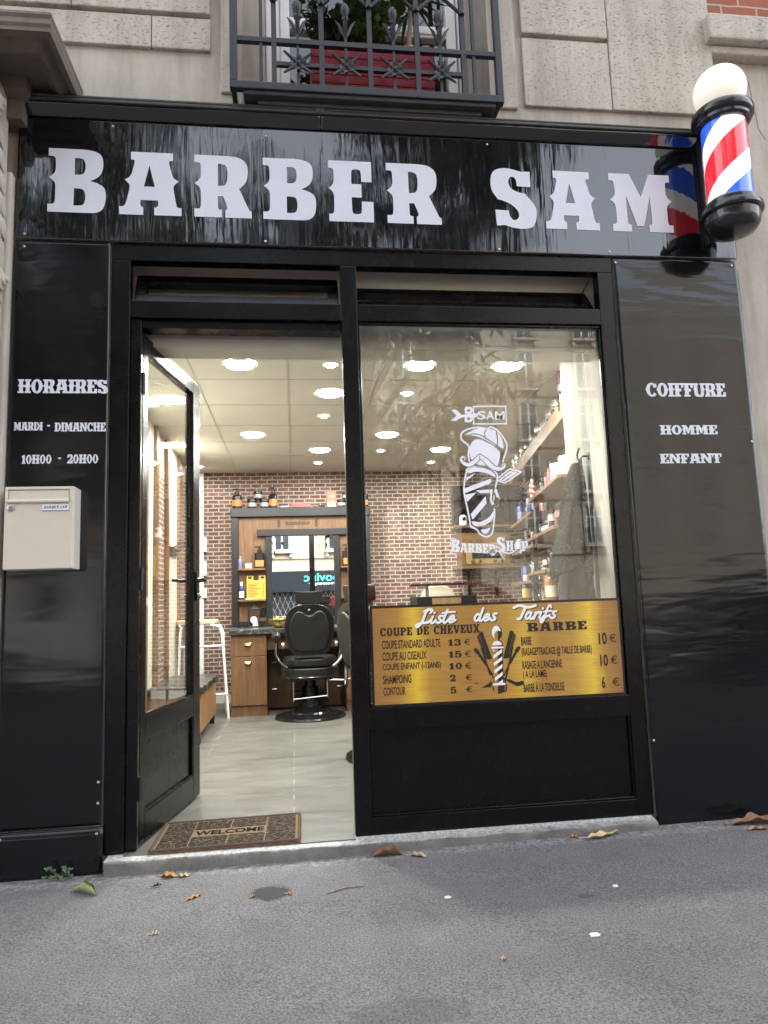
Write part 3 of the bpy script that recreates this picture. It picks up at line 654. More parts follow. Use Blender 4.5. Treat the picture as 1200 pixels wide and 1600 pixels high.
for i in range(4):
    xm = (cells[i]+cells[i+1])/2
    p = MB(); p.box(xm-.007, xm+.007, gy-.007, gy+.007, 3.476, 3.80)
    p.lathe([(.010, 3.79), (.012, 3.83), (.018, 3.835), (.018, 3.85), (.013, 3.855), (.022, 3.875), (.024, 3.90), (.018, 3.915), (.012, 3.925)], (xm, gy, 0), 14)
    for sx in (-1, 1):
        for sy in (0, 1):
            d = Vector((sx, 0, 0)) if not sy else Vector((0, sx, 0))
            q = [Vector((xm, gy, 3.745)), Vector((xm, gy, 3.775))+d*.016, Vector((xm, gy, 3.81))+d*.030, Vector((xm, gy, 3.838))+d*.050]
            p.tube(q, [.008, .009, .008, .002], 6)
    p.build('spear', M['iron'], gr, smooth=True, angle=35)
    r_ = MB(); zc = 3.582
    for k in range(6):
        an = k*math.pi/3+.3; ca, sa = math.cos(an), math.sin(an)
        def petal(u, v, ca=ca, sa=sa):
            rad = .006+.036*v; wd = .014*math.sin(math.pi*min(1, v*.85+.12))*(u-.5)*2
            return (xm+ca*rad-sa*wd, gy-.014-.014*v+.006*abs(u-.5), zc+sa*rad+ca*wd)
        r_.grid(4, 6, petal)
    r_.lathe([(.0, .0), (.011, .002), (.008, .010), (.0, .013)], (xm, gy-.016, zc), 12, 0, Matrix.Rotation(R(90), 3, 'X'))
    for an in (40, 140, 220, 320):
        ca, sa = math.cos(R(an)), math.sin(R(an)); r_.tube([(xm, gy-.012, zc), (xm+ca*.05, gy-.018, zc+sa*.05), (xm+ca*.088, gy-.022, zc+sa*.088)], [.009, .008, .005], 6)
    r_.build('rosette', M['iron'], gr, smooth=True, angle=50, fixn=False, solid=.0)
lt = MB()
for i in range(4):
    xm = (cells[i]+cells[i+1])/2
    for s in (-1, 1):
        lt.tube([(xm, gy-.004, 4.02), (xm+s*.116, gy-.004, 3.915)], .009, 6); lt.tube([(xm, gy-.004, 4.02), (xm+s*.116, gy-.004, 4.125)], .009, 6)
        lt.lathe([(.0, -.012), (.014, -.008), (.016, 0), (.014, .008), (.0, .012)], (xm+s*.116, gy-.012, 3.912), 10)
lt.build('lattice', M['iron'], gr, smooth=True, angle=40)

pb = MB()
for k in range(7): pb.box(.94, 1.552, -.075, -.055, 3.448+.046*k, 3.448+.046*k+.0425)
pb.box(.94, .96, -.054, .12, 3.448, 3.77); pb.box(1.532, 1.552, -.054, .12, 3.448, 3.77); pb.box(.961, 1.531, .10, .12, 3.448, 3.77)
box_ = thing('planter_box', (1.246, .02, 3.447), 'dark red wooden planter box on the window sill behind the grille', 'planter')
pb.build('box', simple('red_stained_wood', (.30, .030, .042), .7, 0, .3, 40, .3, 90), box_, bevel=.003)
so = MB(); so.box(.961, 1.531, -.054, .10, 3.60, 3.735); so.build('soil', simple('soil', (.03, .022, .015), .95), box_)
leaf_m = {}
def leafmat(name, a, b):
    t = NT(name); t.col(t.ramp(t.noise(14, 3), [(.3, a), (.7, b)])).set(rough=.5, spec=.35); return t.m
LM1 = leafmat('dark_leaf', (.022, .042, .020), (.055, .095, .040)); LM2 = leafmat('fresh_leaf', (.05, .10, .02), (.11, .19, .05)); LM3 = leafmat('palm_leaf', (.03, .055, .018), (.07, .12, .035))
def leaf_quad(mb, p, d, ln, wd, up, bend=.2):
    d = d.normalized(); s = d.cross(up)
    s = s.normalized() if s.length > 1e-3 else Vector((1, 0, 0)); nrm = s.cross(d)
    m1 = p+d*ln*.45-nrm*ln*bend*.1
    e = p+d*ln-nrm*ln*bend
    mb.add([p, m1+s*wd*.5, e, m1-s*wd*.5, m1-nrm*wd*.12], [(0, 4, 1), (0, 3, 4), (4, 2, 1), (4, 3, 2)])
rnd = random.Random(3)
def bush(name, c, ext, n, ln, wd, m, label, stems=6, cat_='plant'):
    root = thing(name, c, label, cat_)
    lf = MB(); st = MB(); c = Vector(c)
    tips = []
    for k in range(stems):
        e = c+Vector((rnd.uniform(-1, 1)*ext[0], rnd.uniform(-1, .6)*ext[1], ext[2]*rnd.uniform(.55, 1)))
        mid = (c+e)/2+Vector((rnd.uniform(-.2, .2)*ext[0], 0, .05)); st.tube([c, mid, e], [.006, .004, .002], 5); tips.append((c, mid, e))
    for k in range(n):
        a, m_, e = rnd.choice(tips); t_ = rnd.uniform(.25, 1.05)
        q = a*(1-t_)**2+m_*2*t_*(1-t_)+e*t_*t_+Vector((rnd.gauss(0, .02), rnd.gauss(0, .02), rnd.gauss(0, .02)))
        d = Vector((rnd.uniform(-1, 1), rnd.uniform(-1, 1), rnd.uniform(-.5, .8)))
        leaf_quad(lf, q, d, ln*rnd.uniform(.6, 1.2), wd*rnd.uniform(.7, 1.2), Vector((rnd.uniform(-.4, .4), rnd.uniform(-.4, .4), 1)), rnd.uniform(0, .4))
    st.build('stem', LM1, root); lf.build('foliage', m, root, fixn=False)
    return root
bush('shrub', (1.05, .03, 3.73), (.22, .09, .30), 620, .07, .018, LM1, 'dark narrow-leaved shrub in the left of the red planter box', 12)
bush('ivy_plant', (1.22, .02, 3.73), (.26, .09, .42), 620, .05, .045, LM2, 'bright green broad-leaved plant in the middle of the red planter box', 8)
yp = MB(); yp.lathe([(.0, 0), (.055, 0), (.072, .085), (.078, .09), (.078, .105), (.070, .105), (.062, .08), (0, .08)], (1.455, .03, 3.69), 24)
solo(yp, 'plant_pot', simple('yellow_plastic_pot', (.62, .42, .10), .5), 'yellow pot standing in the right of the red planter box', 'pot', (1.455, .03, 3.69), smooth=True)
pr = thing('potted_palm', (1.455, .03, 3.77), 'small palm with a bare stem in the yellow pot', 'plant')
tk = MB(); tk.tube([(1.455, .03, 3.772), (1.45, .028, 3.88), (1.462, .025, 4.0), (1.458, .02, 4.05)], [.014, .013, .012, .01], 8); tk.build('trunk', simple('pale_bark', (.30, .25, .16), .8), pr)
lf = MB()
for k in range(46):
    an = rnd.uniform(0, 6.28); el = rnd.uniform(-.3, 1.2)
    leaf_quad(lf, Vector((1.458, .02, 4.05+rnd.uniform(-.03, .12))), Vector((math.cos(an), math.sin(an), el)), rnd.uniform(.14, .24), .022, Vector((0, 0, 1)), .45)
lf.build('fronds', LM3, pr, fixn=False)
# ------------------------------------------------------------------ black shopfront: sign, cladding, frame
XZ = lambda y: (lambda x, z: (x, y, z))
sign = thing('shop_sign', (1.35, -.02, 2.71), 'long glossy black shop sign with BARBER SAM in white western letters', 'sign')
SX0, SX1, SZ0, SZ1 = -.420, 3.122, 2.712, 3.318
dents = [(.706, 2.735, .10, .0045), (.713, 3.277, .07, -.003), (2.43, 2.735, .14, .008), (1.852, 2.73, .08, .003), (1.819, 3.29, .06, .002), (-.382, 2.735, .07, .002), (.0, 3.29, .06, .002)]
def sheet_y(x, z, dn, y0=-.020):
    y = y0 + .0016*math.sin(x*3.1+.6)*math.sin((z-2.7)*4.5)+.0009*math.sin(x*7.3+z*5)
    for dx, dz, r, a in dn:
        q = ((x-dx)**2+(z-dz)**2)/(r*r)
        if q < 9: y += a*.45*math.exp(-q)
    return y
mb = MB()
mb.grid(330, 70, lambda u, v: (SX0+(SX1-SX0)*u, sheet_y(SX0+(SX1-SX0)*u, SZ0+(SZ1-SZ0)*v, dents), SZ0+(SZ1-SZ0)*v))
mb.build('sheet', M['sign_gloss'], sign, smooth=True, angle=80, fixn=False, solid=.003)
mb = MB()   # folded top strip in two lengths, leaning out under the flashing
for x0, x1 in ((SX0, .978), (.982, SX1)):
    mb.grid(90, 8, lambda u, v, x0=x0, x1=x1: (x0+(x1-x0)*u, -.0215-.046*v+.0012*math.sin((x0+(x1-x0)*u)*9), 3.3205+.045*v))
mb.build('top_fold', M['flash_gloss'], sign, smooth=True, angle=80, fixn=False, solid=.003)
mb = MB(); mb.box(SX0-.01, 3.05, -.080, .012, 3.368, 3.384); mb.box(SX0-.01, .965, -.080, .0, 3.385, 3.398); mb.box(.98, 3.05, -.080, .0, 3.385, 3.396); mb.box(.955, 1.0, -.083, .0, 3.372, 3.402)
mb.build('flashing', M['lead'], sign, bevel=.004)
mb = MB()
ext = [('B', -.285, -.030), ('A', .033, .317), ('R', .376, .640), ('B', .698, .948), ('E', 1.013, 1.230), ('R', 1.297, 1.564), ('S', 1.826, 2.056), ('A', 2.103, 2.387), ('M', 2.452, 2.788)]
for i_, (ch, x0, x1) in enumerate(ext):
    if i_ == 6: mb.build('lettering', M['vinyl_white'], sign, fixn=False); mb = MB()
    w_, ls = GS[ch]; k = (x1-x0)/w_
    put_loops(mb, [[(x0+px*k, 2.847+py*(.007 if False else .316)) for px, py in l] for l in ls], lambda x, z: (x, sheet_y(x, z, dents)-.0035, z))
mb.build('lettering', M['vinyl_white'], sign, fixn=False)
def screw(mb, x, z, y=-.0215, r=.006):
    mb.lathe([(r, 0), (r, .002), (r*.5, .0035), (0, .0035)], (x, y, z), 10, 0, Matrix.Rotation(R(90), 3, 'X'))
def screws(pts, par):
    for x, z, y in pts: m = MB(); screw(m, x, z, y); m.build('screw', M['steel_dull'], par)
screws([(dx, dz, sheet_y(dx, dz, dents)-.002) for dx, dz, r, a in dents], sign)

def side_panel(x0, x1, z0, z1, label, phase, dn, mt='panel_gloss'):
    t_ = thing('cladding_panel', ((x0+x1)/2, -.02, z0), label, 'cladding panel')
    def yy(x, z):
        y = -.0195+.0014*math.sin(z*2.1+phase)*math.cos((x-x0)*2.2)+.0009*math.sin(z*6.3+phase*2)
        for dx, dz, r, a in dn: 
            q = ((x-dx)**2+(z-dz)**2)/(r*r); y += a*math.exp(-q)
        return y
    mb = MB(); mb.grid(40, 150, lambda u, v: (x0+(x1-x0)*u, yy(x0+(x1-x0)*u, z0+(z1-z0)*v), z0+(z1-z0)*v))
    mb.build('sheet', M[mt], t_, smooth=True, angle=80, fixn=False, solid=.003)
    return t_, yy
lp, ly = side_panel(-.420, -.004, .128, 2.706, 'tall glossy black panel left of the door lettered HORAIRES', .4, [(-.38, 2.675, .05, .0015)])
rp, ry = side_panel(2.444, 3.122, -.042, 2.706, 'tall glossy black panel right of the window lettered COIFFURE', 1.7, [(2.46, 2.68, .10, .005), (3.09, 2.68, .09, .004)], 'panel_right_gloss')
mb = MB(); f_ = lambda x, z: (x, ly(x, z)-.0035, z)
slab_text(mb, 'HORAIRES', f_, -.388, -.004, 1.985, 2.048, gap=.0); mb.build('lettering', M['vinyl_white'], lp, fixn=False); mb = MB()
slab_text(mb, 'MARDI', f_, -.399, -.278, 1.815, 1.852, gap=.0); mb.build('lettering', M['vinyl_white'], lp, fixn=False); mb = MB(); slab_text(mb, '-', f_, -.262, -.245, 1.812, 1.858); mb.build('lettering', M['vinyl_white'], lp, fixn=False); mb = MB()
slab_text(mb, 'DIMANCHE', f_, -.228, -.010, 1.810, 1.850, gap=.0); mb.build('lettering', M['vinyl_white'], lp, fixn=False); mb = MB()
slab_text(mb, '10H00', f_, -.362, -.237, 1.665, 1.705, gap=.03); mb.build('lettering', M['vinyl_white'], lp, fixn=False); mb = MB(); slab_text(mb, '-', f_, -.212, -.195, 1.665, 1.71); mb.build('lettering', M['vinyl_white'], lp, fixn=False); mb = MB(); slab_text(mb, '20H00', f_, -.172, -.040, 1.665, 1.705, gap=.03)
mb.build('lettering', M['vinyl_white'], lp, fixn=False)
mb = MB(); f_ = lambda x, z: (x, ry(x, z)-.0035, z)
slab_text(mb, 'COIFFURE', f_, 2.562, 2.985, 1.978, 2.047, gap=.0); mb.build('lettering', M['vinyl_white'], rp, fixn=False); mb = MB()
slab_text(mb, 'HOMME', f_, 2.617, 2.922, 1.785, 1.832, gap=.0); mb.build('lettering', M['vinyl_white'], rp, fixn=False); mb = MB()
slab_text(mb, 'ENFANT', f_, 2.604, 2.930, 1.640, 1.688, gap=.0)
mb.build('lettering', M['vinyl_white'], rp, fixn=False)
screws([(x, z, ly(x, z)-.002) for x, z in ((-.018, .301), (-.018, .216), (-.381, 2.675))], lp)
screws([(x, z, ry(x, z)-.002) for x, z in ((2.457, .331), (3.10, 1.747), (3.09, 2.68), (2.458, 2.68))], rp)
kp = MB(); kp.grid(20, 8, lambda u, v: (-.425+.430*u, -.030-.003*math.sin(u*3), -.075+.192*v))
kp.grid(20, 3, lambda u, v: (-.425+.430*u, -.030+.008*v, .117+.006*v))
k_ = solo(kp, 'kickboard', M['panel_gloss'], 'low black board at the foot of the left panel with a scratched top edge', 'kickboard', (-.2, -.03, -.075), smooth=True, fixn=False, solid=.004)
ORIG[k_.name] = Vector((-.2, -.03, -.075)); screws([(-.018, .098, -.0335), (-.397, .100, -.0325)], k_)

frame = thing('shopfront_frame', (1.22, 0, 0), 'black aluminium shopfront frame holding the door, display window and transoms', 'shopfront')
Y0, Y1 = -.006, .055
fm = MB()
fm.box(0, 2.44, Y0, Y1, 2.629, 2.709); fm.box(0, .084, Y0, Y1, .0, 2.629); fm.box(2.361, 2.44, Y0, Y1, 0, 2.629)
fm.box(1.060, 1.1365, Y0, Y1, 0, 2.629)
fm.box(.084, 1.060, Y0, Y1, 2.353, 2.435); fm.box(1.1365, 2.361, Y0, Y1, 2.353, 2.435)
fm.box(1.1365, 2.361, Y0, Y1, .445, .543); fm.box(1.1365, 2.361, Y0, Y1, 0, .074)
fm.box(.084, .133, .012, .10, .004, 2.353); fm.box(.133, 1.060, .020, .11, 2.312, 2.353);   # rebated door frame
fm.build('frame', M['alu_black'], frame, bevel=.003)
be = MB()   # glazing beads round the display pane
be.box(1.137, 2.361, .006, .026, .543, .560); be.box(1.137, 2.361, .006, .026, 2.338, 2.353); be.box(1.137, 1.149, .0062, .0262, .560, 2.338); be.box(2.349, 2.361, .0062, .0262, .560, 2.338)
be.build('glazing_bead', M['alu_black'], frame, bevel=.004)
kk = MB(); kk.box(1.137, 2.361, .016, .04, .074, .445); kk.build('kick_panel', M['alu_black'], frame)
kb = MB(); kb.box(1.137, 2.361, .0, .0158, .0742, .084); kb.box(1.137, 1.146, .0002, .0157, .084, .4449); kb.box(2.352, 2.361, .0002, .0157, .084, .4449); kb.build('panel_moulding', M['alu_black'], frame, bevel=.0035)
gp = MB(); gp.box(1.14, 2.358, .0262, .0322, .546, 2.350); gp.build('display_pane', M['glass'], frame)
def hopper(x0, x1, tilt):
    Mx = Matrix.Translation((0, .028, 2.441)) @ Matrix.Rotation(R(-tilt), 4, 'X')
    s = MB(); w_ = .052
    s.box(x0, x1, 0, .04, .001, w_, 0, Mx); s.box(x0, x1, 0, .04, .184-w_, .184, 0, Mx)
    s.box(x0, x0+w_, 0, .04, w_, .184-w_, 0, Mx); s.box(x1-w_, x1, 0, .04, w_, .184-w_, 0, Mx)
    so_ = s.build('transom_sash', M['alu_black'], frame, bevel=.003)
    g_ = MB(); g_.box(x0+w_, x1-w_, .018, .022, w_, .184-w_, 0, Mx); g_.build('pane', M['glass'], so_)
    return so_
hopper(.092, 1.053, 24)
h2 = hopper(1.144, 2.353, 38)
st = MB(); st.tube([(2.335, .052, 2.60), (2.322, .11, 2.565)], .004, 6); st.tube([(2.345, .05, 2.46), (2.318, .125, 2.575)], .004, 6); st.build('stay_arm', M['rubber'], h2)

# ---- open door
door = thing('shop_door', (.135, .05, .012), 'black glazed shop door swung open into the shop', 'door')
LW, y_a, y_b = .825, .05, .098
o = Vector((.135, .05, .012)); dz = .0
def dbox(m, u0, u1, z0, z1, a, b): m.box(.135+u0, .135+u1, a, b, z0, z1)
d = MB()
dbox(d, .0, .060, .012, 2.296, y_a, y_b); dbox(d, .715, LW, .012, 2.296, y_a, y_b)
dbox(d, .060, .715, .012, .132, y_a, y_b); dbox(d, .060, .715, .440, .545, y_a, y_b); dbox(d, .060, .715, 2.220, 2.296, y_a, y_b)
d.build('leaf_frame', M['alu_black'], door, bevel=.0035)
d = MB(); dbox(d, .060, .715, .132, .440, y_a+.015, y_b-.012); d.build('lower_panel', M['alu_black'], door)
d = MB(); dbox(d, .060, .715, .132, .141, y_a+.002, y_a+.0148); dbox(d, .060, .715, .545, .556, y_a+.002, y_a+.016); dbox(d, .705, .715, .141, .4399, y_a+.002, y_a+.0147)
d.build('bead', M['alu_black'], door, bevel=.004)
d = MB(); dbox(d, .061, .714, .546, 2.219, y_a+.02, y_a+.026); d.build('pane', M['door_glass'], door)
for s, yy in ((-1, y_a), (1, y_b)):
    h = MB(); hx = .135+.770; hz = 1.165
    h.box(hx-.022, hx+.022, *sorted((yy+s*.0005, yy+s*.009)), hz-.11, hz+.05)
    h.tube([(hx, yy+s*.008, hz), (hx, yy+s*.045, hz)], .010, 12)
    h.tube([(hx, yy+s*.045, hz), (hx-.03, yy+s*.050, hz+.002), (hx-.075, yy+s*.048, hz+.006), (hx-.125, yy+s*.042, hz)], [.011, .011, .010, .008], 12)
    ho = h.build('handle', M['rubber'], door, bevel=.002, smooth=True)
    k = MB(); k.lathe([(.014, 0), (.014, .012), (.009, .016), (0, .016)], (hx, yy+s*.009, hz-.085), 16, 0, Matrix.Rotation(R(90 if s < 0 else -90), 3, 'X')); k.build('lock_cylinder', M['steel_dull'], ho)
for hz in (.25, 1.15, 2.05):
    h = MB(); h.tube([(.122, .045, hz-.05), (.122, .045, hz+.05)], .011, 12); h.build('hinge', M['black_metal'], door, smooth=True)
door.rotation_euler = (0, 0, R(79.5))

# ---- step
kb = MB()
K = lambda x: .010*math.sin(x*3.7)+.006*math.sin(x*11+1)
nx = 60
def kerb_pt(u, v):
    x = .022+(2.425-.022)*u
    prof = [(-.055, PAVE(x, -.1)-.03), (-.062+.3*K(x)*.3, -.006-.012*u+.004*math.sin(x*23)), (-.056, -.0015-.012*u), (.002, -.0004), (.20, -.0006)]
    k = v*(len(prof)-1); i = min(int(k), len(prof)-2); q = k-i
    return (x, prof[i][0]*(1-q)+prof[i+1][0]*q - (.018 if i < 2 else 0)*(1-.55*u) + .002*math.sin(x*31), prof[i][1]*(1-q)+prof[i+1][1]*q)
kb.grid(nx, 17, kerb_pt)
kb.v += [(.022, .20, -.12), (.022, -.08, -.12)]
solo(kb, 'doorstep', M['concrete'], 'low worn concrete doorstep running under the door and window', 'doorstep', (1.2, 0, -.05), smooth=True, angle=45, fixn=False, solid=.0)

# ---- price board on the window
pbd = thing('price_board', (1.75, .0, .545), 'brushed gold price board titled Liste des Tarifs at the foot of the window', 'price board')
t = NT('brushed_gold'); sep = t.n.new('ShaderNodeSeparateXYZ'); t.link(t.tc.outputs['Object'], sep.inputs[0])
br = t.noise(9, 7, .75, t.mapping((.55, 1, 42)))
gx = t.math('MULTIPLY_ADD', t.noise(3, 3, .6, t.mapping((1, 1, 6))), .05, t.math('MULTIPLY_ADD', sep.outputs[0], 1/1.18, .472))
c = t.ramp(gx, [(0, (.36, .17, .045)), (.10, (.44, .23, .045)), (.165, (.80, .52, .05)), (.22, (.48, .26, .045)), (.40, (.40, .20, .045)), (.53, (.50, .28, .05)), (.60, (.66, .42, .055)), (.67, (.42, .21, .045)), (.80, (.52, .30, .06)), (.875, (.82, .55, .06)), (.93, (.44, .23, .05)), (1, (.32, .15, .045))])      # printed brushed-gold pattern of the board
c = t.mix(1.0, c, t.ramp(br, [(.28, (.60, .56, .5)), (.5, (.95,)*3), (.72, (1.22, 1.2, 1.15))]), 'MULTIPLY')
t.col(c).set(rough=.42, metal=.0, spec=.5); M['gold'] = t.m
YB = .0035
b = MB(); b.box(1.153, 2.352, .0045, .0055, .543, .994); b.build('border', M['rubber'], pbd)
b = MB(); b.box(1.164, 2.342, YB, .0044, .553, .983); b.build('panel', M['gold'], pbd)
M['ink'] = simple('black_print', (.016, .012, .006), .5, 0, 0); M['ink_w'] = simple('white_print', (.86, .86, .86), .4, 0, 0)
F1 = XZ(YB-.0012)
def line(fn_, *a, **k):
    m = MB(); fn_(m, *a, **k); m.build('lettering', M['ink'], pbd, fixn=False)
line(slab_text, 'COUPE', F1, 1.197, 1.345, .857, .894, GP, .07); line(slab_text, 'DE', F1, 1.366, 1.423, .857, .895, GP, .07); line(slab_text, 'CHEVEUX', F1, 1.446, 1.663, .857, .896, GP, .07)
line(slab_text, 'BARBE', F1, 1.888, 2.182, .852, .892, GP, .10)
for txt, x1, z0, z1 in (('COUPE STANDARD ADULTE', 1.474, .799, .837), ('COUPE AU CISEAUX', 1.408, .747, .785), ('COUPE ENFANT (-12ANS)', 1.472, .696, .734), ('SHAMPOING', 1.333, .644, .682), ('CONTOUR', 1.304, .592, .629)):
    line(sans, txt, F1, 1.204, x1, z0, z1, .012)
for txt, x1, z0, z1 in (('BARBE', 1.907, .790, .829), ('(RASAGE*TRACAGE @ TAILLE DE BARBE)', 2.198, .732, .780), ("RASAGE \u00c0 L'ANCIENNE", 2.048, .681, .728), ('( A LA LAME)', 1.972, .631, .674), ('BARBE \u00c0 LA TONDEUSE', 2.053, .576, .624)):
    line(sans, txt, F1, 1.857, x1, z0, z1, .012)
for k, (txt, w_) in enumerate((('13', .058), ('15', .058), ('10', .060), ('2', .026), ('5', .026))):
    z0 = .802-.0535*k; line(slab_text, txt, F1, 1.512, 1.512+w_, z0, z0+.029, GP, .12)
    line(sans, '\u20ac', F1, 1.585, 1.615, z0+.001, z0+.028)
for k, (txt, w_) in enumerate((('10', .040), ('10', .038), ('6', .016))):
    z0 = .779-.1015*k; line(sans, txt, F1, 2.236, 2.236+w_, z0, z0+.055, .02); line(sans, '\u20ac', F1, 2.288, 2.322, z0+.009, z0+.047)
# emblem: barber pole over crossed combs and razors, in board pixels (x right, y up)
def emb(black, white):
    # unit: 1 = 0.001 m around the pole axis
    rb = Ras(-118, -20, 118, 300, 1.0); rw = Ras(-60, -20, 60, 330, 1.0)
    for s in (-1, 1):
        rb.poly([(s*26, 150), (s*44, 146), (s*84, 268), (s*66, 276)])                    # comb spine
        rb.poly([(s*46, 150), (s*58, 146), (s*95, 252), (s*84, 262)])
        for k in range(14):
            yq = 150+8*k; rb.cut(rb.stroke_f([(s*(50+.345*(yq-146)), yq), (s*(66+.345*(yq-146)), yq-6)], 1.1))
        rb.stroke(cat([(s*24, 70), (s*60, 130), (s*92, 180), (s*106, 196)], 6), [3]*6+[6]*6+[9]*4+[8, 6, 2])    # blade
        rb.stroke(cat([(s*22, 20), (s*40, 80), (s*66, 170), (s*74, 200)], 6), 4)
        rb.stroke(cat([(s*18, 58), (s*50, 46), (s*84, 30), (s*110, 34)], 6), [4]*6+[7]*6+[9]*7)                  # handle
        rb.stroke(cat([(s*16, 40), (s*34, 26), (s*30, 2), (s*10, -2)], 6), 3)
    body = [(-22, 30), (22, 30), (26, 196), (-26, 196)]
    rb.poly(body)
    rb.stroke([(0, 296), (0, 300)], 1)
    rb.add(1-np.hypot(rb.X/27, (rb.Y-268)/36)).add((1-np.hypot(rb.X/30, (rb.Y-206)/30))*20); rb.add((1-np.hypot(rb.X/27, (rb.Y-268)/36))*20); rb.add((1-np.hypot(rb.X/26, (rb.Y-14)/24))*20)
    put_loops(black, rb.loops(.4), lambda x, y: (1.741+x*.001, YB-.0012, .586+y*.001))
    rw = Ras(-40, -20, 40, 310, 1.0)
    bod = rw.poly_f([(-18, 36), (18, 36), (22, 190), (-22, 190)])
    for k in range(6):
        y0 = 20+34*k; rw.add(np.minimum(bod, rw.poly_f([(-30, y0-14), (30, y0+26), (30, y0+42), (-30, y0+2)])))
    rw.add(np.minimum((1-np.hypot(rw.X/22, (rw.Y-268)/31))*20, (np.hypot((rw.X-10)/22, (rw.Y-252)/24)-1)*20))
    rw.add(np.minimum((1-np.hypot(rw.X/24, (rw.Y-208)/22))*20, rw.Y-210))
    rw.stroke([(-26, 199), (26, 199)], 4.5); rw.stroke([(-25, 33), (25, 33)], 5)
    put_loops(white, rw.loops(.4), lambda x, y: (1.741+x*.001, YB-.0022, .586+y*.001))
ink = MB(); whi = MB(); emb(ink, whi)
ink.build('emblem', M['ink'], pbd, fixn=False); whi.build('emblem_white', M['ink_w'], pbd, fixn=False); ink = MB(); whi = MB()
# brush-script title: strokes in a unit where 1 = 0.001 m, slanted
SCR = []
def sc_(*curves): SCR.append(curves)
def script(x0, zb, items, k):
    out = []
    for ox, cs in items:
        for c_, r_ in cs:
            out.append(([(x0+(ox+x+.28*y)*k, zb+y*k) for x, y in cat(c_, 5)], r_*k))
    return out
LL = [([(38,66),(28,72),(12,58),(4,10),(-14,-16),(-24,-8),(0,2),(30,4),(48,14)], 7), ([(0,62),(26,74),(46,66),(36,52)], 5)]
li = [([(0,34),(-4,6),(8,0),(20,14)], 6), ([(4,52),(5,54)], 6)]
ls_ = [([(22,36),(6,34),(8,22),(20,10),(8,0),(-6,6)], 6)]
lt_ = [([(10,66),(2,30),(0,6),(12,0),(26,14)], 6), ([(-14,50),(20,54),(52,54)], 5)]
le = [([(0,16),(20,20),(18,34),(4,30),(-2,12),(10,0),(32,12)], 6)]
ld = [([(22,30),(8,36),(-4,18),(4,2),(20,12),(32,66),(24,10),(34,0),(44,10)], 6)]
lT = [([(-40,62),(-10,72),(40,62),(78,70)], 7), ([(26,64),(16,30),(8,4),(-6,4)], 7)]
la = [([(22,30),(8,36),(-4,18),(4,2),(18,10),(24,34),(20,8),(30,0),(42,12)], 6)]
lr = [([(0,34),(-4,0),(2,22),(16,36),(24,30)], 6)]
lf_ = [([(24,58),(14,70),(4,50),(-2,0),(-12,-20),(-20,-8),(0,6),(24,16)], 6), ([(-12,36),(30,38)], 5)]
for S1, bx in ((script(1.388, .908, [(0, LL), (54, li), (84, ls_), (116, lt_), (148, le)], .00088), (1.30, 1.62)), (script(1.640, .910, [(0, ld), (50, le), (90, ls_)], .00088), (1.55, 1.82)), (script(1.850, .910, [(0, lT), (40, la), (88, lr), (118, li), (144, lf_), (180, ls_)], .00088), (1.74, 2.2))):
    for nm, mt, dx, dzz, yy, gr_ in (('title_shadow', M['ink'], .0046, -.0034, YB-.0012, 1.05), ('title_lettering', M['ink_w'], 0, 0, YB-.0022, 1.02)):
        rs = Ras(bx[0], .865, bx[1], .985, .0009)
        for c_, r_ in S1: rs.stroke([(x+dx, z+dzz) for x, z in c_], r_*gr_)
        m = MB(); put_loops(m, rs.loops(.3), XZ(yy)); m.build(nm, mt, pbd, fixn=False)

# ---- white vinyl emblem on the window: flat cap, moustache, striped pole, razor (figure simplified to the tools of the trade)
em = thing('window_emblem', (1.72, .024, 1.23), 'white vinyl barber pole emblem with cap, moustache, razor and BarberShop lettering on the window', 'window decal')
vv = MB()
A1, A2, A3 = .0031616, -.0001655, -.5397; B1, B2, B3 = -.00003127, -.0031313, 3.95055
E2 = lambda u, v: (660+u/6.0, 620+v/6.0)      # emblem drawing units -> plane
def EP(u, v):
    p, q = E2(u, -v); return (A1*p+A2*q+A3, .0242, B1*p+B2*q+B3)
rs = Ras(250, -1330, 940, -270, 2.5); N_ = lambda pts: [(x, -y) for x, y in pts]
capO = cat([(362,370),(372,335),(430,305),(520,288),(610,302),(640,284),(690,306),(750,370),(790,450),(782,520),(760,580),(745,640),(700,680),(660,690),(560,668),(470,655),(440,610),(430,540),(436,470),(400,432),(366,402)], 5, True)
poleO = cat([(412,705),(420,680),(470,660),(560,655),(640,680),(690,720),(700,760),(680,860),(660,1000),(672,1060),(672,1120),(660,1230),(640,1290),(590,1306),(540,1280),(510,1240),(455,1210),(445,1160),(430,1080),(392,900),(395,800)], 5, True)
raz = [(690,780),(815,682),(925,708),(770,812)]
outl = rs.poly_f(N_(capO)); outl = np.maximum(outl, rs.poly_f(N_(poleO))); outl = np.maximum(outl, rs.poly_f(N_(raz)))
strop = rs.stroke_f(N_(cat([(650,880),(640,960),(660,1020),(700,1010),(705,960),(680,880)], 6)), 16)
outl = np.maximum(outl, strop)
rs.add(np.minimum(outl+8, -(outl-6)))                                              # contour line
head = cat([(446,560),(440,500),(462,430),(520,400),(590,424),(660,462),(722,520),(720,590),(690,668),(600,650),(520,640),(465,600)], 5, True)
rs.add(rs.poly_f(N_(head)))
rs.add(rs.poly_f(N_(cat([(384,368),(440,332),(500,302),(570,296),(640,304),(692,324),(738,382),(758,455),(750,498),(705,476),(655,446),(598,412),(540,384),(465,366)], 5, True))))
for q in ([(470,350),(530,356),(596,392),(660,436),(750,496)], [(598,305),(580,345),(590,396)], [(692,330),(704,400),(700,470)], [(470,350),(440,362),(388,368)]): rs.cut(rs.stroke_f(N_(cat(q, 5)), 6))
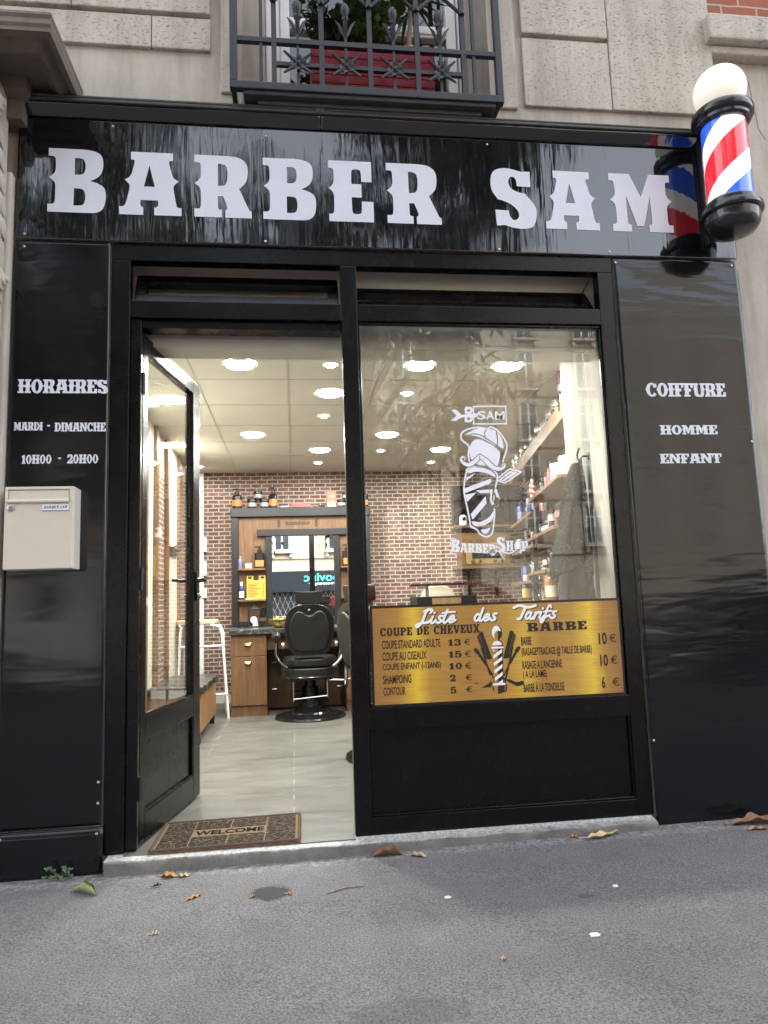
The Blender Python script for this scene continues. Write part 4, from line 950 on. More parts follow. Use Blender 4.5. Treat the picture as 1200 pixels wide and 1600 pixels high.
mou = rs.stroke_f(N_(cat([(535,560),(500,600),(440,640),(385,625),(360,590),(375,565),(398,575),(395,597)], 6)), [17]*6+[20]*6+[17]*6+[12]*6+[9]*6+[7]*6+[5]*7)
mou = np.maximum(mou, rs.stroke_f(N_(cat([(535,560),(590,600),(660,665),(730,680),(770,655),(765,632),(745,640),(745,655)], 6)), [17]*6+[22]*6+[18]*6+[12]*6+[9]*6+[7]*6+[5]*7))
rs.cut(mou+8).add(mou-1); rs.cut(rs.stroke_f(N_([(535,548),(533,600)]), 4))
rs.add(rs.poly_f(N_(cat([(424,690),(480,668),(570,672),(640,700),(684,742),(668,752),(600,720),(500,705),(430,722)], 5, True))))
for q in ([(410,760),(500,716),(470,745),(412,790)], [(395,860),(640,770),(640,812),(400,905)], [(400,920),(505,898),(420,985)], [(590,935),(600,1000),(470,1150),(452,1100)], [(500,880),(650,870),(640,905),(540,905)]):
    rs.add(rs.poly_f(N_(q)))
rs.add(rs.poly_f(N_(cat([(462,1165),(540,1172),(620,1130),(662,1075),(668,1105),(640,1165),(570,1205),(490,1205)], 5, True))))
rs.add(rs.poly_f(N_(cat([(545,1245),(600,1235),(635,1225),(610,1270),(575,1280)], 5, True))))
rs.add(rs.poly_f(N_([(715,782),(815,700),(890,712),(765,795)]))); rs.cut(rs.stroke_f(N_([(745,780),(830,722)]), 5))
rs.cut(np.minimum(strop+8, -strop-2)); rs.add(strop-8)
put_loops(vv, rs.loops(.3), EP)
vv.build('figure', M['vinyl_window'], em, fixn=False); vv = MB()
# tag above: pole B and boxed SAM, with a feather dart at its left
rt = Ras(255, -270, 800, -70, 2.0)
box_ = rt.poly_f(N_(cat([(485,84),(770,78),(786,92),(792,240),(776,256),(490,260),(474,244),(470,98)], 3, True))); rt.add(np.minimum(box_, -box_+11))
rt.poly(N_([(265,122),(310,120),(380,185),(310,228),(262,224),(325,180)])); rt.stroke(N_([(320,185),(500,172)]), [10, 18])
for (x, y) in ((425, 125), (425, 205)): rt.stroke(N_([(x-20, y-22), (x+20, y-22), (x+36, y), (x+20, y+24), (x-20, y+24), (x-20, y-22)]), 11)
put_loops(vv, rt.loops(.3), EP)
for ch, u0, u1 in (('S', 512, 592), ('A', 596, 672), ('M', 680, 770)): sans(vv, ch, lambda a, b: EP(a, b), u0, u1, -212, -132, .02)
vv.build('tag', M['vinyl_window'], em, fixn=False); vv = MB()
slab_text(vv, 'BARBER', lambda a, b: EP(a, b-.06*(a-265)), 268, 680, -1438, -1325, GP, .05, 0, .74)
slab_text(vv, 'SHOP', lambda a, b: EP(a, b-.03*(a-700)), 695, 985, -1437, -1312, GP, .05, 0, .74)
rt = Ras(600, -1540, 960, -1340, 2.0)
rt.stroke(N_([(690,1400),(765,1520)]), [9, 2]); rt.stroke(N_(cat([(655,1450),(700,1440),(760,1450),(820,1460),(870,1435),(915,1430),(918,1460)], 6)), 6)
ring = np.hypot(rt.X-658, rt.Y+1450); rt.add(7-np.abs(ring-22))
put_loops(vv, rt.loops(.3), EP)
vv.build('lettering', M['vinyl_window'], em, fixn=False)

# ---- letter box
mbx = thing('mailbox', (-.248, -.025, 1.195), 'cream metal letter box with a handwritten BARBER SAM name tag on the black panel', 'mailbox')
cream = simple('cream_enamel', (.64, .575, .47), .38, 0, .04, 6); c2 = simple('cream_enamel_edge', (.66, .62, .54), .35, 0, .03, 6)
x0, x1, z0, z1 = -.385, -.110, 1.195, 1.546
b = MB(); b.box(x0, x1, -.118, -.0225, z0, z1); b.build('body', c2, mbx, bevel=.003)
b = MB(); b.box(x0, x1, -.132, -.1185, z0+.002, 1.478); b.box(x0, x1, -.132, -.1185, 1.532, z1-.001); b.box(x0, x0+.012, -.132, -.1185, 1.478, 1.532); b.box(x1-.016, x1, -.132, -.1185, 1.478, 1.532); b.build('door', cream, mbx, bevel=.0025)
b = MB(); b.box(x0+.014, x1-.018, -.128, -.120, 1.484, 1.530); b.tube([(x0+.012, -.133, 1.482), (x1-.018, -.133, 1.482)], .0085, 12); b.build('flap', cream, mbx, bevel=.002)
b = MB(); b.lathe([(.0135, 0), (.0135, .004), (.010, .006), (.0, .006)], (-.360, -.132, 1.455), 22, 0, Matrix.Rotation(R(90), 3, 'X')); lk = b.build('lock', M['steel_dull'], mbx, smooth=True)
b = MB(); b.box(-.366, -.354, -.1400, -.1382, 1.4535, 1.4565); b.build('keyhole', M['rubber'], lk)
b = MB(); b.box(-.236, -.124, -.1345, -.1322, 1.440, 1.4715); npl = b.build('name_plate', M['steel_dull'], mbx, bevel=.001)
b = MB(); b.box(-.233, -.127, -.1352, -.1346, 1.443, 1.4685); b.build('paper', simple('paper', (.72, .74, .78), .7, 0, .03), npl)
b = MB(); rs = Ras(-.232, 1.444, -.128, 1.468, .0004)
hand = {'B': [[(0,0),(0,1),(.5,.95),(.55,.6),(.05,.5),(.6,.4),(.55,.05),(0,0)]], 'A': [[(0,0),(.3,1),(.65,0)], [(.12,.4),(.52,.4)]], 'R': [[(0,0),(.02,1),(.5,.9),(.45,.55),(.05,.48),(.6,0)]], 'E': [[(.55,1),(0,1),(0,0),(.55,0)], [(0,.5),(.45,.52)]], 'S': [[(.55,.95),(.2,1),(.05,.7),(.5,.4),(.4,.02),(0,.05)]], 'M': [[(0,0),(.05,1),(.3,.4),(.6,1),(.65,0)]]}
for k, ch in enumerate('BARBERSAM'):
    for s_ in hand[ch]: rs.stroke([(-.225+.0103*k+(.0015 if k > 5 else 0)+px*.0095+py*.0012, 1.4505+(k % 3)*.0006+py*.0105) for px, py in s_], .0009)
put_loops(b, rs.loops(.3), XZ(-.1356)); b.build('lettering', simple('pen_ink', (.02, .02, .05), .6, 0, 0), npl, fixn=False)

# ---- barber pole
px, py = 2.977, -.220
bp = thing('barber_pole', (px, -.02, 2.74), 'lit barber pole with red white and blue stripes and glowing globe', 'barber pole')
capm = simple('black_moulded_plastic', (.018, .018, .021), .2, 0, .08, 6, 0, 60, .5, .3)
b = MB(); b.lathe([(.092, 3.300), (.118, 3.302), (.128, 3.312), (.128, 3.328), (.139, 3.334), (.145, 3.345), (.145, 3.368), (.139, 3.378), (.128, 3.382), (.116, 3.395), (.098, 3.402), (.06, 3.404)], (px, py, 0), 48)
b.build('top_cap', capm, bp, smooth=True, angle=35)
b = MB(); b.lathe([(.09, 2.905), (.110, 2.903), (.118, 2.893), (.118, 2.884), (.126, 2.880), (.126, 2.868), (.140, 2.864), (.144, 2.852), (.144, 2.838), (.138, 2.830), (.128, 2.828), (.127, 2.800), (.120, 2.772), (.100, 2.748), (.062, 2.735), (.0, 2.732)], (px, py, 0), 48)
b.build('bottom_cap', capm, bp, smooth=True, angle=35)
b = MB(); b.lathe([(.0, 3.403)]+[(.124*math.sin(R(a)), 3.497-.124*math.cos(R(a))) for a in range(42, 181, 6)], (px, py, 0), 40)
t = NT('lit_globe'); t.col((.9, .88, .8)).set(rough=.25, emit=(1.0, .93, .74), estr=.07); b.build('globe', t.m, bp, smooth=True)
t = NT('lit_stripes'); sp = t.n.new('ShaderNodeSeparateXYZ'); t.link(t.tc.outputs['Object'], sp.inputs[0])
ang = t.math('ARCTAN2', t.math('ADD', sp.outputs[1], .20), sp.outputs[0])      # object origin sits on the wall, axis .20 in front of it
ph = t.math('FRACT', t.math('ADD', t.math('MULTIPLY', ang, 1/(2*math.pi)*1.0), t.math('MULTIPLY', sp.outputs[2], -1.85)))
ph = t.math('FRACT', t.math('ADD', ph, .39+1))
W_, Bl, Rd = (.86, .80, .78), (.02, .10, .62), (.70, .016, .03)
cc = t.ramp(ph, [(0, W_), (.20, Rd), (.5, W_), (.70, Bl), (.999, Bl)], 'CONSTANT')
t.col(cc).set(rough=.12, emit=cc, estr=.16, spec=.5); M['stripes'] = t.m
b = MB(); b.lathe([(.104, 2.895), (.104, 3.31)], (px, py, 0), 56, close=False); b.build('cylinder', M['stripes'], bp, smooth=True)
b = MB(); b.lathe([(.1085, 2.90), (.1085, 3.305)], (px, py, 0), 56, close=False); b.build('glass_sleeve', M['glass'], bp, smooth=True)
b = MB(); b.box(px-.030, px+.012, -.060, -.0245, 2.775, 3.245); b.box(px-.020, px+.008, -.112, -.060, 3.322, 3.358); b.box(px-.030, px+.012, -.060, -.0245, 3.245, 3.362); b.box(px-.020, px+.008, -.11, -.060, 2.80, 2.835)
b.build('bracket', M['black_metal'], bp, bevel=.004)

# ---- welcome mat
mat_ = thing('welcome_mat', (.51, .17, 0), 'brown coir doormat reading WELCOME in the open doorway', 'doormat')
t = NT('coir'); n = t.noise(260, 4, .7); t.col(t.ramp(n, [(.3, (.055, .036, .025)), (.7, (.17, .115, .08))])).set(rough=.95, spec=.1, normal=t.bump(n, 1.0, .006)); M['coir'] = t.m
t = NT('pale_coir'); n = t.noise(260, 4, .7); t.col(t.ramp(n, [(.3, (.11, .07, .042)), (.7, (.29, .20, .125))])).set(rough=.95, spec=.1, normal=t.bump(n, .8, .005)); M['coir_pale'] = t.m
t = NT('black_flock_pattern'); v = t.voro(30, t.mapping((1.0, 1.5, 1)), 'DISTANCE_TO_EDGE', 'Distance'); w = t.noise(34, 4, .6, t.mapping((1, 1.4, 1)), 2.4)
k = t.math('MAXIMUM', t.ramp(v, [(.030, (1,)*3), (.05, (0,)*3)], 'CONSTANT'), t.ramp(w, [(.60, (0,)*3), (.615, (1,)*3)]))
t.col(t.mix(k, (.012, .012, .012), t.ramp(t.noise(260, 4, .7), [(.3, (.06, .04, .025)), (.7, (.19, .13, .08))]))).set(rough=.9, spec=.15, normal=t.bump(t.noise(260, 3, .6), .8, .004)); M['flock'] = t.m
a_ = .012; skew = lambda x, y: (x+.010*(y-.17), y+.018*(x-.5)-.006)
def mrect(m, x0, x1, y0, y1, z0, z1):
    q = [skew(x0, y0), skew(x1, y0), skew(x1, y1), skew(x0, y1)]
    m.add([(x, y, z0) for x, y in q]+[(x, y, z1) for x, y in q], [(3,2,1,0), (4,5,6,7), (0,1,5,4), (1,2,6,5), (2,3,7,6), (3,0,4,7)])
MX0, MX1, MY0, MY1 = .192, .824, -.030, .362
b = MB(); mrect(b, MX0, MX1, MY0, MY1, .0012, .0135); b.build('base', M['coir_pale'], mat_, bevel=.004)
rim = MB(); ring = [skew(MX0+.007, MY0+.007), skew(MX1-.007, MY0+.007), skew(MX1-.007, MY1-.007), skew(MX0+.007, MY1-.007)]
for i in range(4):
    (xa, ya), (xb, yb) = ring[i], ring[(i+1) % 4]
    pts = [(xa+(xb-xa)*q/24, ya+(yb-ya)*q/24+.0012*math.sin(q*2.7), .0112) for q in range(25)]; rim.tube(pts, .0085, 8)
rim.build('rolled_edge', M['coir'], mat_, smooth=True)
cl = MB(); xi = [MX0+.024, MX0+.150, MX0+.156, MX1-.160, MX1-.154, MX1-.024]
ym = (MY0+MY1)/2
for x0, x1 in ((xi[0], xi[1]), (xi[4], xi[5])):
    mrect(cl, x0, x1, MY0+.024, MY1-.024, .0136, .0150)
xm = (xi[2]+xi[3])/2
for x0, x1 in ((xi[2], xm-.003), (xm+.003, xi[3])):
    mrect(cl, x0, x1, MY0+.024, ym-.052, .0136, .0150); mrect(cl, x0, x1, ym+.052, MY1-.024, .0136, .0150)
cl.build('patterned_fields', M['flock'], mat_)
b = MB(); sans(b, 'WELCOME', lambda x, y: (*skew(x, y), .0150), xi[2]+.008, xi[3]-.006, ym-.030, ym+.030, .03); b.build('lettering', simple('matt_black_flock', (.006, .006, .006), .95, 0, 0, 18, 0, 60, .1), mat_, fixn=False)

# ---- leaves and litter on the pavement
def fallen(name, x, y, ln, wd, rot, curl, bend, col, label, cat_='leaf', lobes=0, seed=0, tube=0, group='fallen leaves on the pavement'):
    rr = random.Random(seed); m = MB(); Rz = Matrix.Rotation(R(rot), 3, 'Z')
    def P(u, v):
        t_ = u; hw = wd*.5*(math.sin(math.pi*min(1, t_*.96+.03))**.8)*(1+(.22*math.sin(t_*lobes*6.283) if lobes else 0))
        s_ = (v-.5)*2
        if tube:
            a = s_*tube; rad = hw*.55+.001; yy, zz = math.sin(a)*rad, rad-math.cos(a)*rad
        else:
            yy = s_*hw*math.cos(curl*abs(s_)*.9); zz = abs(s_)**1.4*hw*math.sin(curl)*1.0
        z = zz+bend*math.sin(math.pi*t_)*ln*.25+.004*math.sin(t_*17+seed)*abs(s_)
        return (t_-.5)*ln, yy+.10*ln*math.sin(t_*3+seed), z
    pts = [P(i/15, j/8) for j in range(9) for i in range(16)]; zmin = min(p[2] for p in pts)
    g = PAVE(x, y)
    vs = [Rz @ Vector((p[0], p[1], p[2]-zmin+.0012)) + Vector((x, y, g)) for p in pts]
    m.add(vs, [(j*16+i, j*16+i+1, (j+1)*16+i+1, (j+1)*16+i) for j in range(8) for i in range(15)])
    tip = vs[4*16]; m.tube([tip, tip+Rz @ Vector((-ln*.12, .002, .002)), tip+Rz @ Vector((-ln*.25, .006, .001))], [.0016, .0014, .001], 5)
    return solo(m, name, col, label, cat_, (x, y, g), group, smooth=True, angle=80, fixn=False)
def lcol(name, a, b): 
    t = NT(name); t.col(t.ramp(t.noise(45, 5, .7), [(.3, a), (.7, b)])).set(rough=.6, spec=.3, normal=t.bump(t.noise(90, 4), .4, .003)); return t.m
cg = lcol('leaf_green', (.16, .22, .07), (.33, .38, .19)); cb = lcol('leaf_brown', (.13, .055, .03), (.30, .15, .08)); cy = lcol('leaf_straw', (.40, .30, .13), (.62, .50, .27)); co = lcol('leaf_orange', (.38, .17, .05), (.55, .30, .11))
fallen('fallen_leaf', -.008, -.225, .125, .062, -22, 0, .12, cg, 'green rolled-up leaf on the pavement below the left panel', tube=2.6, seed=1)
fallen('fallen_leaf', 1.188, -.105, .125, .07, 12, .9, .25, cb, 'brown curled leaf at the foot of the step below the mullion', lobes=2, seed=2)
fallen('fallen_leaf', 1.312, -.140, .085, .032, -24, .8, .15, cy, 'small straw-coloured leaf just right of the curled brown leaf', seed=3)
fallen('fallen_leaf', 2.150, -.100, .175, .060, 6, .55, -.25, cy, 'long pale yellow leaf below the right end of the step', seed=5)
fallen('fallen_leaf', 2.88, -.120, .24, .085, -14, .6, .1, cb, 'large withered brown leaf near the foot of the right panel', lobes=3, seed=6)
fallen('fallen_leaf', 2.83, -.175, .10, .03, 6, .7, .1, lcol('leaf_tan', (.28, .16, .08), (.46, .30, .18)), 'thin tan leaf shred beside the large withered leaf', seed=8)
fallen('fallen_leaf', .290, -.125, .075, .042, -10, .6, .1, co, 'orange leaf against the step below the doormat', seed=9)
fallen('fallen_leaf', .350, -.138, .055, .028, -8, .5, .1, cy, 'pale leaf scrap touching the orange leaf by the step', seed=10)
fallen('fallen_leaf', .262, -.225, .035, .018, 10, .9, .1, M['rubber'], 'tiny black leaf scrap on the pavement below the orange leaf', seed=11)
fallen('fallen_leaf', .422, -.370, .060, .022, 30, .5, .1, co, 'small orange leaf lying alone left of the damp patch', seed=12)
fallen('fallen_leaf', .640, -.408, .024, .018, 60, .5, .1, co, 'orange leaf crumb at the left edge of the damp patch', seed=13)
fallen('fallen_leaf', .775, -.412, .026, .018, 0, .5, .1, co, 'orange leaf crumb at the right edge of the damp patch', seed=14)
fallen('fallen_leaf', .330, -.63, .030, .014, 25, .4, .1, cy, 'straw leaf crumb in the lower left of the pavement', seed=15)
fallen('fallen_leaf', 1.42, -1.02, .018, .014, 20, .4, .1, cy, 'yellow leaf crumb in the lower middle of the pavement', seed=16)
fallen('fallen_leaf', 2.02, -.085, .05, .02, 5, .5, .1, co, 'small orange leaf against the step left of the long pale leaf', seed=19)
wh = simple('white_scrap', (.75, .73, .69), .6, 0, .08)
for x, y, s, lab in ((1.345, -.565, .012, 'white gum blob on the pavement in front of the window'), (1.742, -.935, .017, 'white paper scrap nearest the camera on the pavement'), (1.968, -.602, .010, 'small white paper scrap on the pavement below the right panel')):
    m = MB(); g = PAVE(x, y); n = 14
    ol = [(x+s*(1+.3*math.sin(3*a+s*100))*math.cos(a), y+s*.75*(1+.25*math.cos(2*a))*math.sin(a)) for a in [2*math.pi*i/n for i in range(n)]]
    m.add([(px_, py_, g+.001) for px_, py_ in ol]+[(x+(px_-x)*.7, y+(py_-y)*.7, g+.006) for px_, py_ in ol]+[(x, y, g+.007)], [(i, (i+1) % n, n+(i+1) % n, n+i) for i in range(n)]+[(n+i, n+(i+1) % n, 2*n) for i in range(n)])
    solo(m, 'litter_scrap', wh, lab, 'litter', (x, y, g), smooth=True, fixn=False)
m = MB(); g = PAVE(.98, -.41); m.tube([(.915, -.44, g+.003), (.95, -.42, g+.004), (.99, -.402, g+.005), (1.06, -.398, g+.003)], [.002, .003, .003, .0015], 6); m.tube([(.96, -.415, g+.004), (1.0, -.378, g+.003)], .0016, 5)
solo(m, 'twig', lcol('twig_bark', (.16, .12, .09), (.28, .23, .18)), 'thin dry twig on the pavement right of the damp patch', 'twig', (.98, -.41, g), smooth=True)
wd = thing('weed', (-.155, -.055, PAVE(-.155, -.05)), 'small green weed sprouting at the foot of the left panel', 'weed')
m = MB(); s_ = MB(); rr = random.Random(5)
for k in range(15):
    a = rr.uniform(-2.4, 2.4); h = rr.uniform(.01, .055); e = Vector((-.155+.055*math.sin(a)*rr.uniform(.4, 1), -.055-.02*rr.random(), PAVE(-.155, -.05)+h))
    s_.tube([Vector((-.155, -.05, PAVE(-.155, -.05))), (Vector((-.155, -.05, PAVE(-.155, -.05)))+e)/2+Vector((0, -.006, .008)), e], .0012, 4)
    for q in range(3): leaf_quad(m, e, Vector((math.cos(q*2.1+a), -.4, .4*math.sin(q*2.1+a))), .012, .012, Vector((0, -.6, 1)), .1)
s_.build('stem', LM2, wd); m.build('foliage', lcol('weed_leaf', (.07, .11, .06), (.16, .22, .13)), wd, fixn=False)
# ------------------------------------------------------------------ inside the shop
RW = lambda y: 2.55+.17*(y-1.0)+.255          # right wall slants
mb = MB(); mb.box(-.45, 3.6, .021, 4.75, -.05, .0008); mb.box(.086, 1.058, -.034, .0205, -.05, .0008); struct(mb, 'floor', M['tiles'])
mb = MB(); mb.box(-.45, 3.6, .34, 4.75, 2.506, 2.56); mb.box(-.45, 3.6, .34, .345, 2.56, 2.9); struct(mb, 'ceiling', M['ceil'])
mb = MB(); mb.box(-.45, 3.6, 4.70, 4.80, -.05, 2.6); struct(mb, 'wall_back', M['brick_in'])
mb = MB(); mb.box(-.42, -.30, .36, 2.62, -.05, 2.9); mb.box(-.42, -.30, 3.12, 3.78, -.05, 2.6)
struct(mb, 'wall_left', M['wall_white'])
mb = MB(); mb.box(-.42, -.302, 2.62, 3.12, -.05, 2.6); mb.box(-.42, -.302, 3.78, 4.70, -.05, 2.6); struct(mb, 'wall_left_brick', M['brick_side'])
mb = MB()
v = [(RW(.9), .9, -.05), (RW(4.72), 4.72, -.05), (RW(4.72)+.1, 4.72, -.05), (RW(.9)+.1, .9, -.05)]
mb.add(v+[(x, y, 2.6) for x, y, z in v], [(0,1,2,3), (4,5,6,7), (0,1,5,4), (1,2,6,5), (2,3,7,6), (3,0,4,7)]); struct(mb, 'wall_right', M['brick_side'])
mb = MB(); mb.box(2.495, 3.1, .057, .90, -.05, 2.9); struct(mb, 'wall_pier', stone_mat('pier_plaster', (.24, .236, .198), .1), bevel=.006)
mb = MB(); mb.box(.02, 2.44, .175, .335, 2.275, 2.50); mb.box(-.42, 2.494, .165, .174, 2.275, 2.72); mb.box(-.42, 2.494, .058, .164, 2.72, 2.74); mb.box(-.42, 2.494, .31, .34, 2.5001, 2.9); struct(mb, 'beam', M['wall_white'], bevel=.004)
mb = MB(); mb.box(-.294, 3.3, 4.675, 4.699, 0, .09); struct(mb, 'skirting', M['white'])
# exposed ceiling grid
mb = MB()
for k in range(-1, 6):
    x = .193+.598*k
    if -.3 < x < 3.4: mb.box(x-.006, x+.006, .346, 4.699, 2.5025, 2.5058)
for k in range(8):
    y = .76+.612*k
    if y < 4.69: mb.box(-.29, 3.4, y-.004, y+.004, 2.5032, 2.5058)
struct(mb, 'ceiling_grid', M['grid'])
# downlights
big = [(.503, 1.07, 'just inside the open door'), (1.633, 1.065, 'behind the left of the display window'), (2.21, 1.063, 'behind the right of the display window'), (1.086, 1.671, 'beside the mullion, second row'),
       (.473, 2.92, 'in the middle of the doorway'), (1.663, 2.94, 'left of the emblem'), (1.082, 3.566, 'low beside the mullion'), (2.28, 3.574, 'just left of the emblem cap'), (-.03, 1.85, 'seen through the door glass, upper'), (-.10, 3.3, 'seen through the door glass, lower')]
small = [(1.064, 1.08, 'beside the mullion, nearest the door head'), (1.646, 1.681, 'in the window under the first large downlight'), (1.069, 2.30, 'beside the mullion in the third row'), (1.083, 4.202, 'beside the mullion above the back wall'), (1.685, 3.615, 'low in the window, left'), (2.306, 4.222, 'low in the window, nearest the emblem'), (.02, 2.55, 'over the bench'), (-.17, 4.35, 'in the back left ceiling corner')]
proto = None
for i, (x, y, w_) in enumerate(big):
    if proto is None:
        proto = thing('downlight', (x, y, 2.5055), '', 'downlight', 'large round ceiling downlights')
        b = MB(); b.lathe([(.098, -.0005), (.098, -.006), (.088, -.011), (.083, -.009)], (x, y, 2.5055), 36, close=False); b.build('rim', M['white'], proto, smooth=True)
        b = MB(); b.lathe([(.083, -.009), (.05, -.010), (.0, -.0105)], (x, y, 2.5055), 36, close=False); b.build('diffuser', M['lamp'], proto)
        d_ = proto
    else: d_ = copy_tree(proto); d_.location = (x, y, 2.5055)
    d_['label'] = 'large round lit ceiling downlight ' + w_
proto = None
for i, (x, y, w_) in enumerate(small):
    if proto is None:
        proto = thing('spotlight', (x, y, 2.5055), '', 'spotlight', 'small recessed ceiling spots')
        b = MB(); b.lathe([(.042, -.0005), (.042, -.005), (.030, -.008), (.026, -.006)], (x, y, 2.5055), 24, close=False); b.build('rim', M['white'], proto, smooth=True)
        b = MB(); b.lathe([(.026, -.006), (.0, -.0075)], (x, y, 2.5055), 24, close=False); b.build('diffuser', M['lamp_small'], proto)
        d_ = proto
    else: d_ = copy_tree(proto); d_.location = (x, y, 2.5055)
    d_['label'] = 'small lit ceiling spot ' + w_

# white cable trunking with sockets in the back left corner
tr = thing('cable_trunking', (-.20, 4.66, 0), 'white cable trunking with switch boxes in the back left corner', 'trunking')
b = MB(); b.box(-.235, -.165, 4.655, 4.699, .0, 2.50); b.build('duct', M['white'], tr, bevel=.004)
for z in (1.62, 1.36, 1.12): b = MB(); b.box(-.19, -.13, 4.640, 4.6545, z, z+.16 if z > 1.2 else z+.11); b.build('switch_box', M['white'], tr, bevel=.006)

# ---- mirror station
ms_ = thing('mirror_station', (.9, 4.40, 0), 'walnut barber station with black frame, big mirror and side shelves on the back wall', 'barber station')
YF = 4.375
b = MB(); b.box(.23, 1.56, YF+.02, 4.69, .80, 1.955); b.build('back_panel', M['walnut'], ms_)
b = MB(); b.box(.150, 1.640, YF-.035, 4.66, 1.956, 2.055); b.build('top_beam', M['black_metal'], ms_, bevel=.005)
b = MB()
for x0, x1 in ((.160, .229), (1.561, 1.63)): b.box(x0, x1, YF-.010, 4.66, .80, 1.955)
b.box(.229, 1.561, YF-.008, YF+.019, .801, .865)
b.build('side_posts', M['black_metal'], ms_, bevel=.004)
b = MB(); b.box(.425, 1.385, YF-.030, YF+.019, 1.748, 1.820); b.box(.512, .580, YF-.014, YF+.019, .866, 1.747); b.box(1.234, 1.302, YF-.014, YF+.019, .866, 1.747); b.box(.581, 1.233, YF-.012, YF+.019, .866, .884)
b.build('mirror_frame', M['black_metal'], ms_, bevel=.004)
b = MB(); b.box(.580, 1.234, YF+.004, YF+.012, .884, 1.747); b.build('mirror', M['mirror'], ms_)
for x0, x1 in ((.2295, .5115), (1.3025, 1.5605)):
    for z in (1.408, 1.086): b = MB(); b.box(x0, x1, YF-.10, YF+.018, z-.020, z); b.build('shelf', M['walnut'], ms_, bevel=.002)
b = MB(); slab_text(b, 'BARBERSHOP', lambda x, z: (x, YF+.0185, z+.006*math.sin((x-.72)*9)), .725, .985, 1.862, 1.905, GP, .05, 0, .8)
b.build('lettering', M['ink'], ms_, fixn=False)
for xc in (.655, 1.055):
    b = MB()
    rs = Ras(xc-.03, 1.835, xc+.03, 1.935, .0015); rs.stroke([(xc, 1.86), (xc, 1.915)], .015)
    for k in range(5): rs.cut(rs.stroke_f([(xc-.02, 1.858+.014*k), (xc+.02, 1.872+.014*k)], .002))
    put_loops(b, rs.loops(.3), XZ(YF+.0185)); b.build('pole_print', M['ink'], ms_, fixn=False)
# counter with drawer blocks
b = MB(); b.box(.195, 1.655, 3.60, YF-.012, .752, .80)
ct = thing('counter', (.9, 3.98, 0), 'walnut drawer counter with black marble top under the mirror', 'counter')
b.build('worktop', M['marble'], ct, bevel=.004)
for x0, x1 in ((.207, .541), (1.285, 1.62)):
    b = MB(); b.box(x0, x1, 3.655, 4.36, .0, .751); c_ = b.build('cabinet', M['walnut'], ct, bevel=.002)
    for z0, z1 in ((.100, .545), (.550, .748)):
        b = MB(); b.box(x0+.001, x1-.001, 3.637, 3.6545, z0, z1); dr = b.build('drawer_front', M['walnut'], ct, bevel=.0025)
        xc = (x0+x1)/2-.008; zz = z1-.055 if z1 < .6 else .660
        h = MB(); h.grid(13, 7, lambda u, v: (xc-.034+.068*u, 3.637-.020*math.sin(math.pi*v*.5)*math.sin(math.pi*u)**.4-.001, zz+.016-.030*v))
        h.box(xc-.036, xc+.036, 3.634, 3.6368, zz+.012, zz+.02); h.build('handle', M['brass'], dr, smooth=True, fixn=False, solid=.002)
b = MB(); b.box(.542, 1.284, 3.98, 4.0, .02, .751); b.build('recessed_front', M['walnut_dark'], ct)
b = MB(); b.box(.542, 1.284, 3.70, 3.98, .60, .748); b.build('apron', M['walnut'], ct)
for x in (.60, 1.24):
    for z in (.46, .20):
        b = MB(); b.tube([(x-.022, 3.972, z), (x+.022, 3.972, z)], .007, 8); b.build('handle', M['steel_dull'], ct)

